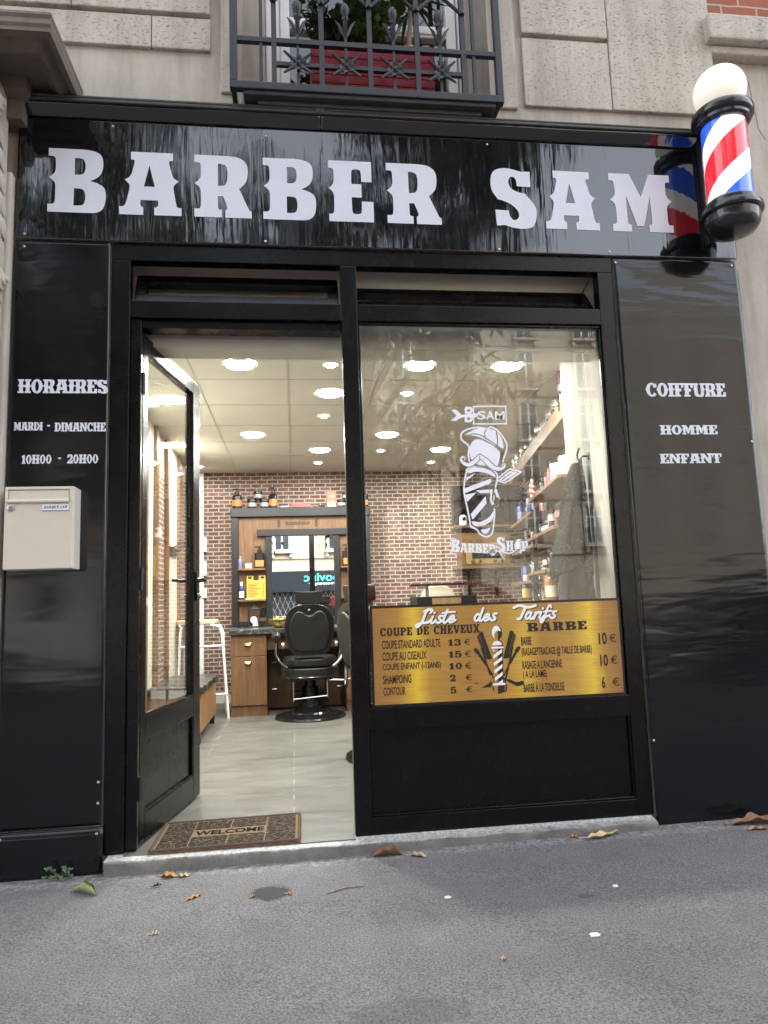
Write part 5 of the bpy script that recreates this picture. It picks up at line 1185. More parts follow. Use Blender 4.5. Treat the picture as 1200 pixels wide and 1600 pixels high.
# ---- products: bottles, jars, boxes
PM = {}
def cm(name, c, r=.3, metal=0):
    if name not in PM: PM[name] = simple(name, c, r, metal, .06)
    return PM[name]
blk = cm('black_bottle', (.012, .012, .013), .22); org = cm('orange_label', (.62, .19, .05), .5); crm = cm('cream_label', (.62, .56, .42), .5); blu = cm('deep_blue', (.02, .035, .17), .3); red = cm('red_product', (.48, .03, .035), .35)
grn = cm('green_product', (.05, .33, .07), .35); gry = cm('grey_product', (.25, .26, .27), .4); prp = cm('violet_product', (.20, .18, .34), .4); amb = cm('amber', (.20, .08, .02), .18); sil = cm('silver_lid', (.6, .6, .6), .3, 1.0); whp = cm('white_product', (.72, .71, .66), .4)
def bottle(x, y, z, h, r, body, lab, labm=None, kind='pump', cap=None, name='bottle', cat_='bottle', sq=False, group=None):
    root = thing(name, (x, y, z), lab, cat_, group); cap = cap or M['rubber']
    b = MB(); bh = h*(.68 if kind in ('pump', 'spray') else .78)
    if sq: b.prism(smooth_loop([(-r, -r*.6, 's'), (r, -r*.6, 's'), (r, r*.6, 's'), (-r, r*.6, 's')], 2), lambda p, q: (x+p, y+q, z), lambda p, q: (x+p, y+q, z+bh)); b.lathe([(r*.55, bh), (r*.35, bh*1.05), (r*.3, bh*1.08)], (x, y, z), 14)
    else: b.lathe([(r*.9, 0), (r, .004), (r, bh*.86), (r*.8, bh*.96), (r*.36, bh), (r*.33, bh*1.05)], (x, y, z), 20)
    b.build('body', body, root, smooth=True, angle=35)
    c = MB()
    if kind == 'pump': c.lathe([(r*.42, bh*1.02), (r*.42, h*.84), (r*.16, h*.85), (r*.16, h*.93), (r*.38, h*.94), (r*.34, h)], (x, y, z), 14); c.tube([(x, y, z+h*.97), (x-r*.9, y-r*.3, z+h*.95)], r*.14, 6)
    elif kind == 'spray': c.lathe([(r*.42, bh*1.02), (r*.38, h*.80), (r*.25, h*.86)], (x, y, z), 14); c.prism([(-r*1.1, h*.92), (-r*.9, h), (r*.7, h*.98), (r*.5, h*.84), (-r*.2, h*.84), (-r*.2, h*.90)], lambda p, q: (x+p, y-r*.25, z+q), lambda p, q: (x+p, y+r*.25, z+q)); c.tube([(x-r*.5, y, z+h*.88), (x-r*.75, y, z+h*.78), (x-r*.6, y, z+h*.72)], r*.12, 6)
    else: c.lathe([(r*.5, bh*1.0), (r*.5, h*.985), (r*.42, h)], (x, y, z), 16)
    c.build('cap', cap, root, smooth=True, angle=35)
    if labm is not None:
        l = MB()
        if sq: l.box(x-r*.85, x+r*.85, y-r*.615, y-r*.602, z+bh*.12, z+bh*.52)
        else: l.grid(12, 2, lambda u, v: (x+(r+.0006)*math.sin((u-.5)*2.6), y-(r+.0006)*math.cos((u-.5)*2.6), z+bh*(.15+.45*v)))
        l.build('label', labm, root, smooth=True, fixn=False)
    return root
def jar(x, y, z, h, r, body, lid, lab, labm=None, name='jar', group=None):
    root = thing(name, (x, y, z), lab, 'jar', group)
    b = MB(); b.lathe([(r*.92, 0), (r, .004), (r, h*.68), (r*.93, h*.72)], (x, y, z), 22); b.build('body', body, root, smooth=True, angle=35)
    b = MB(); b.lathe([(r*.98, h*.72), (r*1.02, h*.735), (r*1.02, h*.97), (r*.97, h)], (x, y, z), 22); b.build('lid', lid, root, smooth=True, angle=35)
    if labm is not None:
        l = MB(); l.grid(12, 2, lambda u, v: (x+(r+.0006)*math.sin((u-.5)*2.6), y-(r+.0006)*math.cos((u-.5)*2.6), z+h*(.14+.44*v))); l.build('label', labm, root, smooth=True, fixn=False)
    return root
TB, YT = 2.0556, 4.395
bottle(.218, YT, TB, .215, .052, blk, 'black pump bottle with orange label at the left end of the top beam', org)
jar(.375, YT, TB, .095, .050, blk, blk, 'left black jar of the small jar stack on the top beam', gry); jar(.505, YT, TB, .095, .050, blk, blk, 'right black jar of the small jar stack on the top beam', gry); jar(.44, YT, TB+.0956, .085, .046, blk, blk, 'black jar balanced on top of the two jars', gry)
bottle(.600, YT, TB, .225, .046, blk, 'black dropper bottle with orange badge right of the jar stack', org)
b = MB(); b.box(.79, 1.005, YT-.03, YT+.03, TB, TB+.038); b.box(.80, .995, YT-.0312, YT-.0302, TB+.006, TB+.032, 1)
solo(b, 'carton', [red, cm('red_print', (.58, .08, .08), .4)], 'long flat red carton lying on the top beam', 'carton', (.9, YT, TB), bevel=.002)
b = MB(); b.box(1.175, 1.275, YT-.018, YT+.018, TB, TB+.165); ct_ = cm('orange_red_card', (.66, .12, .06), .45)
cb_ = solo(b, 'carton', ct_, 'upright orange-red carton with cream flames on the top beam', 'carton', (1.225, YT, TB), bevel=.002); ORIG[cb_.name] = Vector((1.225, YT, TB))
b = MB(); rs = Ras(1.18, TB, 1.27, TB+.16, .0012)
rs.poly(cat([(1.185, TB+.006), (1.265, TB+.006), (1.262, TB+.05), (1.25, TB+.035), (1.24, TB+.07), (1.225, TB+.04), (1.212, TB+.065), (1.2, TB+.035), (1.188, TB+.05)], 4, True)).add(.016-np.hypot(rs.X-1.24, rs.Y-TB-.115))
put_loops(b, rs.loops(.3), XZ(YT-.0186)); b.build('print', cm('cream_print', (.72, .60, .42), .5), cb_, fixn=False)
jar(1.335, YT, TB, .075, .045, blk, blk, 'low black jar beside the orange-red carton', gry); jar(1.44, YT, TB, .085, .05, blk, grn, 'black jar with green lid left of the mullion', gry); jar(1.39, YT, TB+.0856, .07, .045, blk, blk, 'black jar stacked over the two jars by the mullion', gry)
bottle(1.592, YT, TB, .20, .035, blk, 'black bottle with orange label at the right end of the top beam', org, sq=True)
for k, (x0, x1) in enumerate(((.68, .76), (1.02, 1.10), (1.09, 1.15))):
    b = MB(); b.tube([(x0, YT-.035, TB+.008), (x1, YT-.03, TB+.010)], .007, 8); solo(b, 'hair_clip', [whp, M['chrome'], M['rubber']][k], ['white tube lying left of the long red carton', 'chrome hair tool lying right of the long red carton', 'black comb lying by the upright carton'][k], 'tool', (x0, YT-.035, TB), smooth=True)
SY = YF-.05
bottle(.452, SY, 1.4083, .235, .052, blk, 'large black pump bottle with orange label on the upper left shelf', org, sq=True)
bottle(.250, SY, 1.4083, .135, .019, prp, 'small violet spray can on the upper left shelf', None, 'cap', gry)
b = MB(); b.box(.300, .375, SY-.012, SY+.012, 1.4083, 1.466); b.box(.308, .367, SY-.0132, SY-.0122, 1.416, 1.458, 1); solo(b, 'table_clock', [gry, cm('clock_face', (.42, .40, .33), .5)], 'small grey framed clock on the upper left shelf', 'clock', (.338, SY, 1.4083), bevel=.002)
bottle(.262, SY, 1.0863, .185, .027, blu, 'blue bottle with white badge on the lower left shelf', whp, 'cap', whp)
fl = thing('price_flyer', (.415, SY+.02, 1.0863), 'gold printed price flyer leaning on the lower left shelf', 'flyer')
b = MB(); b.box(.315, .508, SY+.018, SY+.022, 1.0863, 1.332); b.build('sheet', cm('gold_paper', (.68, .40, .05), .5), fl)
b = MB()
for k in range(9): b.box(.330, .330+.07+.05*((k*7) % 3)/2, SY+.0168, SY+.0175, 1.115+.016*k, 1.121+.016*k); b.box(.475, .497, SY+.0168, SY+.0175, 1.115+.016*k, 1.121+.016*k)
b.box(.385, .44, SY+.0168, SY+.0175, 1.285, 1.332); b.box(.33, .365, SY+.0168, SY+.0175, 1.30, 1.325); b.box(.46, .495, SY+.0168, SY+.0175, 1.30, 1.325)
b.build('print', M['ink'], fl)
b = MB(); b.box(.30, .36, SY-.03, SY-.006, 1.0863, 1.098); solo(b, 'soap_bar', whp, 'pale soap bar lying in front of the gold flyer', 'soap', (.33, SY, 1.0863), bevel=.004)
bottle(1.375, SY, 1.4083, .235, .050, blk, 'large black pump bottle with orange label on the right shelf beside the mullion', org, sq=True)
bottle(1.47, SY, 1.0863, .18, .03, blu, 'blue bottle on the right lower shelf of the station', whp, 'cap')
# lantern on the counter, brass bowl, socket
ln = thing('lantern', (.395, 4.24, .8003), 'small black lantern with a pale clock inside on the counter', 'lantern')
b = MB()
for sx in (-1, 1):
    for sy in (-1, 1): b.box(.395+sx*.055-.006, .395+sx*.055+.006, 4.24+sy*.045-.006, 4.24+sy*.045+.006, .813, .975)
b.box(.330, .460, 4.185, 4.295, .8003, .8128); b.box(.330, .460, 4.185, 4.295, .9752, .992); b.lathe([(.05, .992), (.03, 1.012), (.012, 1.018), (.012, 1.03), (0, 1.032)], (.395, 4.24, 0), 16)
b.build('frame', M['black_metal'], ln, bevel=.002)
b = MB(); b.lathe([(.0, 0), (.036, 0), (.036, .02), (.028, .024), (0, .024)], (.39, 4.25, .875), 20, 0, Matrix.Rotation(R(90), 3, 'X')); b.lathe([(.03, 0), (.022, .05), (.01, .055)], (.405, 4.24, .814), 14); b.build('clock', whp, ln, smooth=True)
b = MB(); b.box(.44, .505, YF+.012, YF+.0198, .90, 1.0); solo(b, 'wall_socket', M['rubber'], 'black double socket behind the lantern', 'socket', (.47, YF+.02, .9), bevel=.004)
b = MB(); b.lathe([(.0, .0), (.045, 0), (.05, .01), (.095, .05), (.105, .085), (.100, .09), (.085, .055), (.0, .02)], (.66, 3.72, .8003), 24); solo(b, 'brass_bowl', M['brass'], 'tilted brass shaving bowl on the counter left of the chair', 'bowl', (.66, 3.72, .8003), smooth=True)

# ---- barber chairs
def make_chair(cx, cy, label):
    root = thing('barber_chair', (cx, cy, 0), label, 'barber chair', 'black leather barber chairs')
    LT, BM = M['leather'], simple('black_enamel', (.010, .010, .010), .18) if 'be' not in PM else PM['be']; PM['be'] = BM
    b = MB(); b.lathe([(.315, .0), (.322, .010), (.315, .024), (.27, .036), (.20, .046), (.185, .060), (.13, .072), (.11, .095), (.075, .108)], (cx, cy, 0), 48); b.build('base', BM, root, smooth=True, angle=30)
    b = MB(); b.lathe([(.072, .10), (.072, .27), (.050, .275), (.050, .36)], (cx, cy, 0), 28); b.build('column', BM, root, smooth=True, angle=30)
    b = MB(); b.box(cx-.20, cx+.20, cy-.17, cy+.17, .345, .365); b.box(cx-.17, cx-.155, cy-.12, cy+.2, .13, .345); b.box(cx+.155, cx+.17, cy-.12, cy+.2, .13, .345)
    b.build('under_frame', BM, root, bevel=.004)
    b = MB()
    b.tube([(cx-.15, cy-.18, .335), (cx-.15, cy-.18, .16)], .006, 8); b.tube([(cx+.15, cy-.18, .335), (cx+.15, cy-.18, .19)], .006, 8); b.tube([(cx-.15, cy-.18, .185), (cx+.15, cy-.18, .205)], .006, 8)
    b.build('rear_stretcher', M['steel_dull'], root, smooth=True)
    sk = smooth_loop([(cx-.255, cy-.23, 's'), (cx+.255, cy-.23, 's'), (cx+.265, cy+.25, 's'), (cx-.265, cy+.25, 's')], 3)
    b = MB(); b.prism(sk, lambda x, y: (x, y, .366), lambda x, y: (x, y, .452)); b.build('seat_skirt', LT, root, bevel=.012)
    tr_ = MB(); tr_.tube([(x, y, .372) for x, y in sk+sk[:1]], .0065, 6); tr_.build('skirt_trim', BM, root, smooth=True)
    b = MB(); s2 = [(cx+(x-cx)*.94, cy+(y-cy)*.94) for x, y in sk]; b.prism(s2, lambda x, y: (x, y, .453), lambda x, y: (x, y, .545)); b.build('seat', LT, root, bevel=.03, smooth=True, seg=4)
    # backrest: rounded shield leaning back
    sh = cat([(0, .565), (.13, .575), (.185, .63), (.215, .74), (.222, .84), (.20, .93), (.15, .99), (.07, 1.018), (0, 1.022), (-.07, 1.018), (-.15, .99), (-.20, .93), (-.222, .84), (-.215, .74), (-.185, .63), (-.13, .575)], 5, True)
    ln_ = lambda z: cy-.215-.10*(z-.56)
    def layer(name, k, d0, d1, m, bev, zc=.80):
        b = MB(); b.prism([(x*k, zc+(z-zc)*k) for x, z in sh], lambda x, z: (cx+x, ln_(z)+d0, z), lambda x, z: (cx+x, ln_(z)+d1, z)); return b.build(name, m, root, bevel=bev, smooth=True, seg=4, angle=50)
    layer('backrest', 1.0, -.025, .075, LT, .02)
    layer('back_shell', .985, -.040, -.0255, BM, .006)
    b = MB()
    ip = cat([(0, .605), (.12, .62), (.165, .69), (.178, .80), (.155, .90), (.105, .955), (.055, .945), (.03, .925), (0, .918), (-.03, .925), (-.055, .945), (-.105, .955), (-.155, .90), (-.178, .80), (-.165, .69), (-.12, .62)], 5, True)
    b.prism(ip, lambda x, z: (cx+x, ln_(z)-.0405, z), lambda x, z: (cx+x, ln_(z)-.066, z)); b.build('back_pad', LT, root, bevel=.022, smooth=True, seg=4, angle=60)
    b = MB(); b.lathe([(.010, 0), (.010, .006), (0, .009)], (cx, ln_(.965)-.0405, .965), 14, 0, Matrix.Rotation(R(90), 3, 'X')); b.build('lock_knob', M['chrome'], root, smooth=True)
    b = MB(); hr = smooth_loop([(-.118, 1.030, 's'), (-.10, 1.022), (.10, 1.022), (.118, 1.030, 's'), (.122, 1.120, 's'), (.115, 1.135, 's'), (0, 1.122, 's'), (-.115, 1.135, 's'), (-.122, 1.120, 's')], 2)
    b.prism(hr, lambda x, z: (cx+x, ln_(z)-.02, z), lambda x, z: (cx+x, ln_(z)+.08, z)); b.build('headrest', LT, root, bevel=.02, smooth=True, seg=4, angle=50)
    b = MB(); b.box(cx-.028, cx+.028, ln_(1.0)-.012, ln_(1.0)+.02, .97, 1.05); b.build('headrest_post', M['steel_dull'], root)
    for s in (-1, 1):
        b = MB(); b.tube([(cx+s*.295, cy-.16, .715), (cx+s*.30, cy-.06, .735), (cx+s*.30, cy+.12, .73), (cx+s*.295, cy+.2, .70)], [.03, .042, .042, .03], 14); b.build('armrest', LT, root, smooth=True)
        b = MB(); b.tube(cat([(cx+s*.295, cy-.12, .70), (cx+s*.30, cy-.15, .62), (cx+s*.295, cy-.17, .565), (cx+s*.25, cy-.20, .50), (cx+s*.20, cy-.235, .462)], 5), .013, 10); b.tube(cat([(cx+s*.30, cy+.14, .70), (cx+s*.30, cy+.16, .60), (cx+s*.27, cy+.17, .48)], 5), .013, 10); b.build('arm_support', M['steel_dull'] if s > 0 else BM, root, smooth=True)
        b = MB(); b.lathe([(.022, -.012), (.026, 0), (.022, .012)], (cx+s*.235, cy-.20, .66), 16, 0, Matrix.Rotation(R(90), 3, 'Y')); b.build('pivot', M['steel_dull'], root, smooth=True)
    b = MB(); b.tube([(cx+.16, cy-.15, .34), (cx+.30, cy-.17, .335), (cx+.36, cy-.17, .345)], .009, 8); b.build('lever', M['chrome'], root, smooth=True)
    b = MB(); b.box(cx-.19, cx+.19, cy+.36, cy+.52, .16, .185); b.box(cx-.17, cx-.15, cy+.2, cy+.38, .16, .36); b.box(cx+.15, cx+.17, cy+.2, cy+.38, .16, .36); b.build('footrest', BM, root, bevel=.006)
    return root
ch1 = make_chair(.937, 3.42, 'black leather barber chair seen from behind in front of the mirror')
ch2 = copy_tree(ch1); ch2.location = (1.445, 1.56, 0); ch2.rotation_euler = (0, 0, R(-62)); ch2['label'] = 'black leather barber chair half hidden behind the shopfront mullion'

# ---- left side: bench, folded stool
bn = thing('bench', (-.10, 2.95, 0), 'low striped wood bench with black stone top along the left wall', 'bench')
b = MB(); b.box(-.29, .098, 2.36, 3.40, .085, .375); b.build('body', M['slat'], bn, bevel=.003)
b = MB(); tp = [(-.293, 2.33), (.118, 2.33)]+[(.118+.008*math.sin(k*2.3)+.006*math.sin(k*5.1), 2.33+k*.055) for k in range(1, 20)]+[(.112, 3.43), (-.293, 3.43)]
b.prism(tp, lambda x, y: (x, y, .376), lambda x, y: (x, y, .425)); b.build('top', M['marble'], bn, bevel=.006)
for x, y in ((.07, 2.40), (.07, 3.34), (-.26, 2.40), (-.26, 3.34)): b = MB(); b.box(x-.02, x+.02, y-.02, y+.02, 0, .0849); b.build('leg', M['black_metal'], bn)
sl_ = thing('bar_stool', (.0, 3.75, 0), 'white tubular bar stool with pale wooden seat beside the counter', 'bar stool')
b = MB(); b.prism(smooth_loop([(-.30, 3.58, 's'), (.06, 3.58, 's'), (.09, 3.76, 's'), (.06, 3.90, 's'), (-.30, 3.90, 's')], 3), lambda x, y: (x, y, .862), lambda x, y: (x, y, .905)); b.build('seat', M['pale_wood'], sl_, bevel=.01, smooth=True)
for (sx, sy, fx, fy) in ((.045, 3.62, .188, 3.60), (.03, 3.86, .13, 4.02), (-.24, 3.62, -.27, 3.60), (-.24, 3.86, -.27, 4.02)):
    b = MB(); b.tube([(sx-.02, sy, .858), (sx+.06 if sx > 0 else sx, sy, .84), (sx+.085 if sx > 0 else sx-.01, sy, .78), (fx, fy, .0)], .0125, 10); b.build('leg', M['white'], sl_, smooth=True)
for q in ([(-.25, 3.61, .66), (.145, 3.61, .66)], [(-.26, 3.60, .22), (.185, 3.60, .22)], [(.175, 3.602, .225), (.14, 4.0, .225)]): b = MB(); b.tube(q, .0105, 8); b.build('rung', M['white'], sl_, smooth=True)

# left wall fittings seen through the door glass
hk = thing('peg_rail', (-.29, 3.42, 1.5), 'black wall rail with four pegs on the left wall', 'peg rail')
b = MB(); b.box(-.299, -.275, 3.22, 3.66, 1.50, 1.57); b.build('rail', M['black_metal'], hk)
for k in range(4): b = MB(); b.tube([(-.275, 3.27+.11*k, 1.55), (-.22, 3.27+.11*k, 1.58), (-.19, 3.27+.11*k, 1.63)], .006, 6); b.build('peg', M['black_metal'], hk)
for y, lab in ((2.62, 'dark wood board edging the brick strip on the left wall, nearer the street'), (3.12, 'dark wood board edging the brick strip on the left wall, farther in'), (3.78, 'dark wood board where the back left brick begins')):
    b = MB(); b.box(-.3015, -.272, y-.045, y+.045, 0, 2.5); solo(b, 'wall_board', M['walnut'], lab, 'board', (-.29, y, 0), bevel=.003)
b = MB(); b.box(-.3, -.27, 1.55, 1.62, 0, 2.5); b.box(-.3, -.27, 2.18, 2.25, 0, 2.5); b.box(-.3, -.27, 1.62, 2.18, 2.38, 2.44)
solo(b, 'door_casing', M['shelf_wood'], 'plain wooden casing on the left wall behind the door glass', 'casing', (-.29, 1.9, 0), bevel=.003)

# ---- right side
WN = Vector((.986, -.1675, 0)); WD = Vector((.1675, .986, 0)); WP = Vector((2.55, 1.0, 0))
def RWp(s, off, z): 
    y = s; base = Vector((2.55+.17*(y-1.0), y, z)); return base + WN*off
def wbox(m, s0, s1, o0, o1, z0, z1, mi=0):
    q = [RWp(s0, o0, z0), RWp(s1, o0, z0), RWp(s1, o1, z0), RWp(s0, o1, z0)]; dz = Vector((0, 0, z1-z0))
    m.add(q+[p+dz for p in q], [(3,2,1,0), (4,5,6,7), (0,1,5,4), (1,2,6,5), (2,3,7,6), (3,0,4,7)], mi)
su = thing('wall_shelving', (2.85, 2.4, 0), 'pine shelving with dark uprights along the right wall', 'shelving')
b = MB(); wbox(b, 1.0, 3.75, 0, .022, 2.165, 2.275); b.build('fascia', M['shelf_wood'], su, bevel=.003)
b = MB(); wbox(b, 1.0, 3.75, .0225, .25, 2.20, 2.225); b.build('shelf', M['shelf_wood'], su)
for s0, s1, z, o in ((1.35, 2.62, 1.815, .0), (2.72, 4.0, 1.735, .03), (1.50, 2.64, 1.482, -.02), (2.60, 4.15, 1.455, .05), (1.62, 2.80, 1.195, -.01), (2.72, 4.0, 1.135, .0), (1.5, 4.2, .955, .0)):
    b = MB(); wbox(b, s0, s1, o, .25, z, z+.026); b.build('shelf', M['shelf_wood'], su, bevel=.002)
for s in (1.30, 2.66, 4.18):
    b = MB(); wbox(b, s, s+.035, .20, .235, 0, 2.20); b.build('upright', M['black_metal'], su)
    b = MB(); wbox(b, s+.038, s+.12, .225, .25, 0, 2.20); b.build('post', M['shelf_wood'], su)
for s, z in ((2.45, 1.82), (2.6, 1.49), (2.70, 1.20)): b = MB(); wbox(b, s, s+.03, .02, .05, z-.34, z); b.build('hanger', M['black_metal'], su)
def onw(s, z, off=.10): p = RWp(s, off, z); return p.x, p.y, z+.0005
tins = [(1.15, .13, .075, blk, 'widest dark tin near the pier'), (1.52, .13, .055, sil, 'silver tin second from the pier'), (1.75, .12, .05, gry, 'grey tin third from the pier'), (2.0, .10, .045, whp, 'white tin in the middle'), (2.25, .12, .045, sil, 'silver tin past the middle'), (2.5, .11, .05, gry, 'grey tin beyond the middle'), (2.8, .10, .045, blk, 'black tin in the far half'), (3.05, .13, .05, sil, 'silver tin in the far half'), (3.35, .12, .055, gry, 'grey tin near the far end'), (3.6, .13, .055, sil, 'silver tin at the far end')]
for s, h, r, m_, lab in tins:
    x, y, z = onw(s, 2.225, .07); jar(x, y, z, h+.05, r, m_, sil, lab+' of the long top shelf', whp if m_ is blk else blk, 'tin', 'tins along the top shelf')
x, y, z = onw(1.18, 2.406, .07)
b = MB(); b.lathe([(.055, 0), (.07, .03), (.072, .10), (.06, .16), (.03, .18), (0, .182)], (x, y, z), 20); solo(b, 'hair_brush', cm('burgundy', (.06, .015, .02), .5), 'dark burgundy pot standing on the widest tin beside the pier', 'pot', (x, y, z), smooth=True)
items = [(1.42, 1.841, .135, .060, whp, 'jar', 'cream jar on the upper shelf against the pier', crm), (1.72, 1.841, .14, .062, cm('ivory', (.62, .60, .46), .4), 'jar', 'wide ivory jar on the upper shelf', crm),
 (1.98, 1.841, .21, .032, red, 'cap', 'tall red bottle next to the ivory jar', None), (2.14, 1.841, .16, .030, cm('pink', (.55, .10, .16), .4), 'cap', 'pink bottle left of the tall red bottle', None), (2.36, 1.841, .15, .028, blk, 'cap', 'short black bottle on the upper shelf', gry),
 (2.80, 1.761, .20, .035, blk, 'pump', 'black pump bottle on the middle far shelf', gry), (3.05, 1.761, .21, .036, prp, 'cap', 'violet bottle on the middle far shelf', blu), (3.6, 1.761, .24, .045, blu, 'pump', 'tall blue pump bottle at the far end of the middle shelf', prp),
 (1.75, 1.508, .17, .045, red, 'cap', 'fat red bottle on the middle near shelf', blk), (2.05, 1.508, .18, .04, gry, 'cap', 'grey bottle left of the fat red bottle', blk), (2.30, 1.508, .10, .022, whp, 'cap', 'small white tube on the middle near shelf', None), (2.42, 1.508, .11, .022, whp, 'cap', 'second small white tube nearer the far side', None),
 (2.9, 1.481, .15, .04, amb, 'cap', 'amber bottle on the lower far shelf', crm), (3.3, 1.481, .18, .035, blk, 'pump', 'black pump bottle on the lower far shelf', None), (3.8, 1.481, .16, .04, gry, 'cap', 'grey bottle at the far end of the lower shelf', None),
 (1.80, 1.221, .20, .04, grn, 'cap', 'green bottle on the low near shelf', crm), (2.02, 1.221, .17, .045, blk, 'cap', 'black bottle next to the green bottle', gry), (2.24, 1.221, .15, .03, blk, 'spray', 'small black spray bottle on the low shelf', None), (2.44, 1.221, .12, .028, whp, 'cap', 'white bottle on the low near shelf', None),
 (3.0, 1.161, .22, .055, M['jar_glass'], 'cap', 'clear glass decanter on the low far shelf', None), (3.5, 1.161, .20, .05, blu, 'cap', 'blue decanter on the low far shelf', None)]
for s, z, h, r, m_, kd, lab, lm in items:
    x, y, zz = onw(s, z, .09)
    if kd == 'jar': jar(x, y, zz, h, r, m_, m_, lab, lm)
    else: bottle(x, y, zz, h, r, m_, lab, lm, kd)
# the shelves are packed: small dark bottles between and behind the bigger ones
rr = random.Random(21); k_ = 0
dark = [blk, blk, gry, amb, blu, red, cm('bottle_green2', (.02, .05, .03), .2), cm('brown_jar', (.09, .045, .02), .3), whp]
pb_ = None
for s0, s1, z in ((1.45, 2.58, 1.841), (2.75, 3.95, 1.761), (1.55, 2.6, 1.508), (2.7, 4.1, 1.481), (1.68, 2.75, 1.221), (2.78, 3.95, 1.161), (1.6, 4.1, .981)):
    s = s0
    while s < s1:
        x, y, zz = onw(s, z, .185); h = rr.uniform(.11, .23); m_ = rr.choice(dark)
        bottle(x, y, zz, h, rr.uniform(.022, .036), m_, 'small product bottle packed at the back of the wall shelving', crm if rr.random() < .4 else None, rr.choice(['cap', 'cap', 'pump']), rr.choice([M['rubber'], whp, sil]), group='small bottles at the back of the shelving')
        s += rr.uniform(.085, .14)
# miniature barber pole bottle
x, y, z = onw(2.52, 1.841, .03)
t = NT('mini_stripes'); sp = t.n.new('ShaderNodeSeparateXYZ'); t.link(t.tc.outputs['Object'], sp.inputs[0])
t.col(t.ramp(t.math('FRACT', t.math('ADD', t.math('MULTIPLY', sp.outputs[2], 22), t.math('MULTIPLY', sp.outputs[0], 12))), [(0, (.75, .74, .70)), (.5, (.5, .03, .04))], 'CONSTANT')).set(rough=.3)
bottle(x, y, z, .17, .026, t.m, 'little red and white striped bottle on the edge of the upper shelf', None, 'cap', sil)
x, y, z = onw(1.92, .981, .02); bottle(x, y, z, .27, .052, amb, 'amber spray bottle with black trigger on the low ledge', crm, 'spray')
x, y, z = onw(3.3, .981, .05); bottle(x, y, z, .24, .05, cm('bottle_green', (.02, .045, .03), .12), 'dark green bottle with gold label on the low ledge', cm('gold_lab', (.55, .40, .10), .4), 'cap', whp)
b = MB(); rr = random.Random(9)
x0, y0, z0 = onw(2.5, .99, .04)
for k in range(60):
    p = Vector((x0+rr.uniform(-.10, .10), y0+rr.uniform(-.10, .10), z0+rr.uniform(0, .03))); leaf_quad(b, p, Vector((rr.uniform(-1, 1), rr.uniform(-1, 1), rr.uniform(-.2, .6))), .05, .014, Vector((0, 0, 1)), .3)
solo(b, 'foil_garland', simple('silver_foil', (.7, .68, .55), .2, 1.0), 'crumpled silver foil garland on the low ledge', 'garland', (x0, y0, z0), fixn=False)

tv = thing('television', (3.0, 4.6, 1.87), 'black flat television above the radio on the back wall', 'television')
b = MB(); b.box(2.60, 3.36, 4.56, 4.62, 1.855, 2.30); b.build('casing', M['rubber'], tv, bevel=.006)
b = MB(); b.box(2.612, 3.348, 4.5575, 4.5598, 1.867, 2.288); b.build('screen', simple('dark_screen', (.008, .008, .010), .08, 0, 0), tv)
b = MB(); b.box(2.9, 3.06, 4.6201, 4.699, 2.0, 2.15); b.build('bracket', M['black_metal'], tv)
wsf = thing('wall_shelf', (2.95, 4.5, 1.8), 'short pine wall shelf under the television', 'shelf')
b = MB(); b.box(2.60, 3.35, 4.40, 4.698, 1.80, 1.828); b.build('board', M['shelf_wood_x'], wsf, bevel=.003)
cmr = thing('camera_dome', (2.69, 4.44, 1.8283), 'small white security camera on the wall shelf', 'camera')
b = MB(); b.lathe([(.042, 0), (.045, .01), (.045, .075), (.036, .105), (.018, .118), (0, .12)], (2.69, 4.44, 1.8283), 20); b.build('body', whp, cmr, smooth=True)
b = MB(); b.lathe([(.022, 0), (.022, .008), (.012, .012), (0, .012)], (2.688, 4.4025, 1.8283+.07), 16, 0, Matrix.Rotation(R(90), 3, 'X')); b.build('lens', M['rubber'], cmr, smooth=True)
rsf = thing('radio_shelf', (2.95, 4.5, 1.34), 'pine shelf on black brackets carrying the old radio', 'shelf')
b = MB(); b.box(2.60, 3.36, 4.36, 4.698, 1.345, 1.373); b.build('board', M['shelf_wood_x'], rsf, bevel=.003)
for x in (2.78, 3.10): b = MB(); b.box(x-.016, x+.016, 4.676, 4.698, 1.05, 1.3445); b.box(x-.016, x+.016, 4.40, 4.676, 1.325, 1.3445); b.tube([(x, 4.44, 1.325), (x, 4.672, 1.12)], .008, 6); b.build('bracket', M['black_metal'], rsf)
rad = thing('radio', (2.92, 4.5, 1.3735), 'old wooden radio with rounded top and brass dial on its shelf', 'radio')
b = MB(); pr_ = [(4.40, 1.3735), (4.40, 1.62)]+[(4.48-.08*math.cos(R(a)), 1.64+.11*math.sin(R(a))) for a in range(0, 91, 10)]+[(4.66, 1.75), (4.66, 1.3735)]
b.prism(pr_, lambda y, z: (2.645, y, z), lambda y, z: (3.195, y, z)); b.build('case', M['walnut'], rad, bevel=.006)
b = MB(); b.box(2.695, 3.145, 4.392, 4.3995, 1.395, 1.625); b.build('fascia', cm('brass_fascia', (.55, .40, .16), .35, .6), rad, bevel=.003)
b = MB(); b.box(2.72, 3.12, 4.388, 4.3915, 1.535, 1.61); b.build('speaker_cloth', cm('cloth', (.30, .22, .11), .9), rad)
b = MB(); b.box(2.76, 3.08, 4.387, 4.3915, 1.455, 1.52); b.build('dial', M['rubber'], rad)
for x in (2.76, 2.84, 3.01, 3.09): b = MB(); b.lathe([(.021, 0), (.019, .018), (0, .02)], (x, 4.3915, 1.425), 18, 0, Matrix.Rotation(R(90), 3, 'X')); b.build('knob', M['brass'], rad, smooth=True)
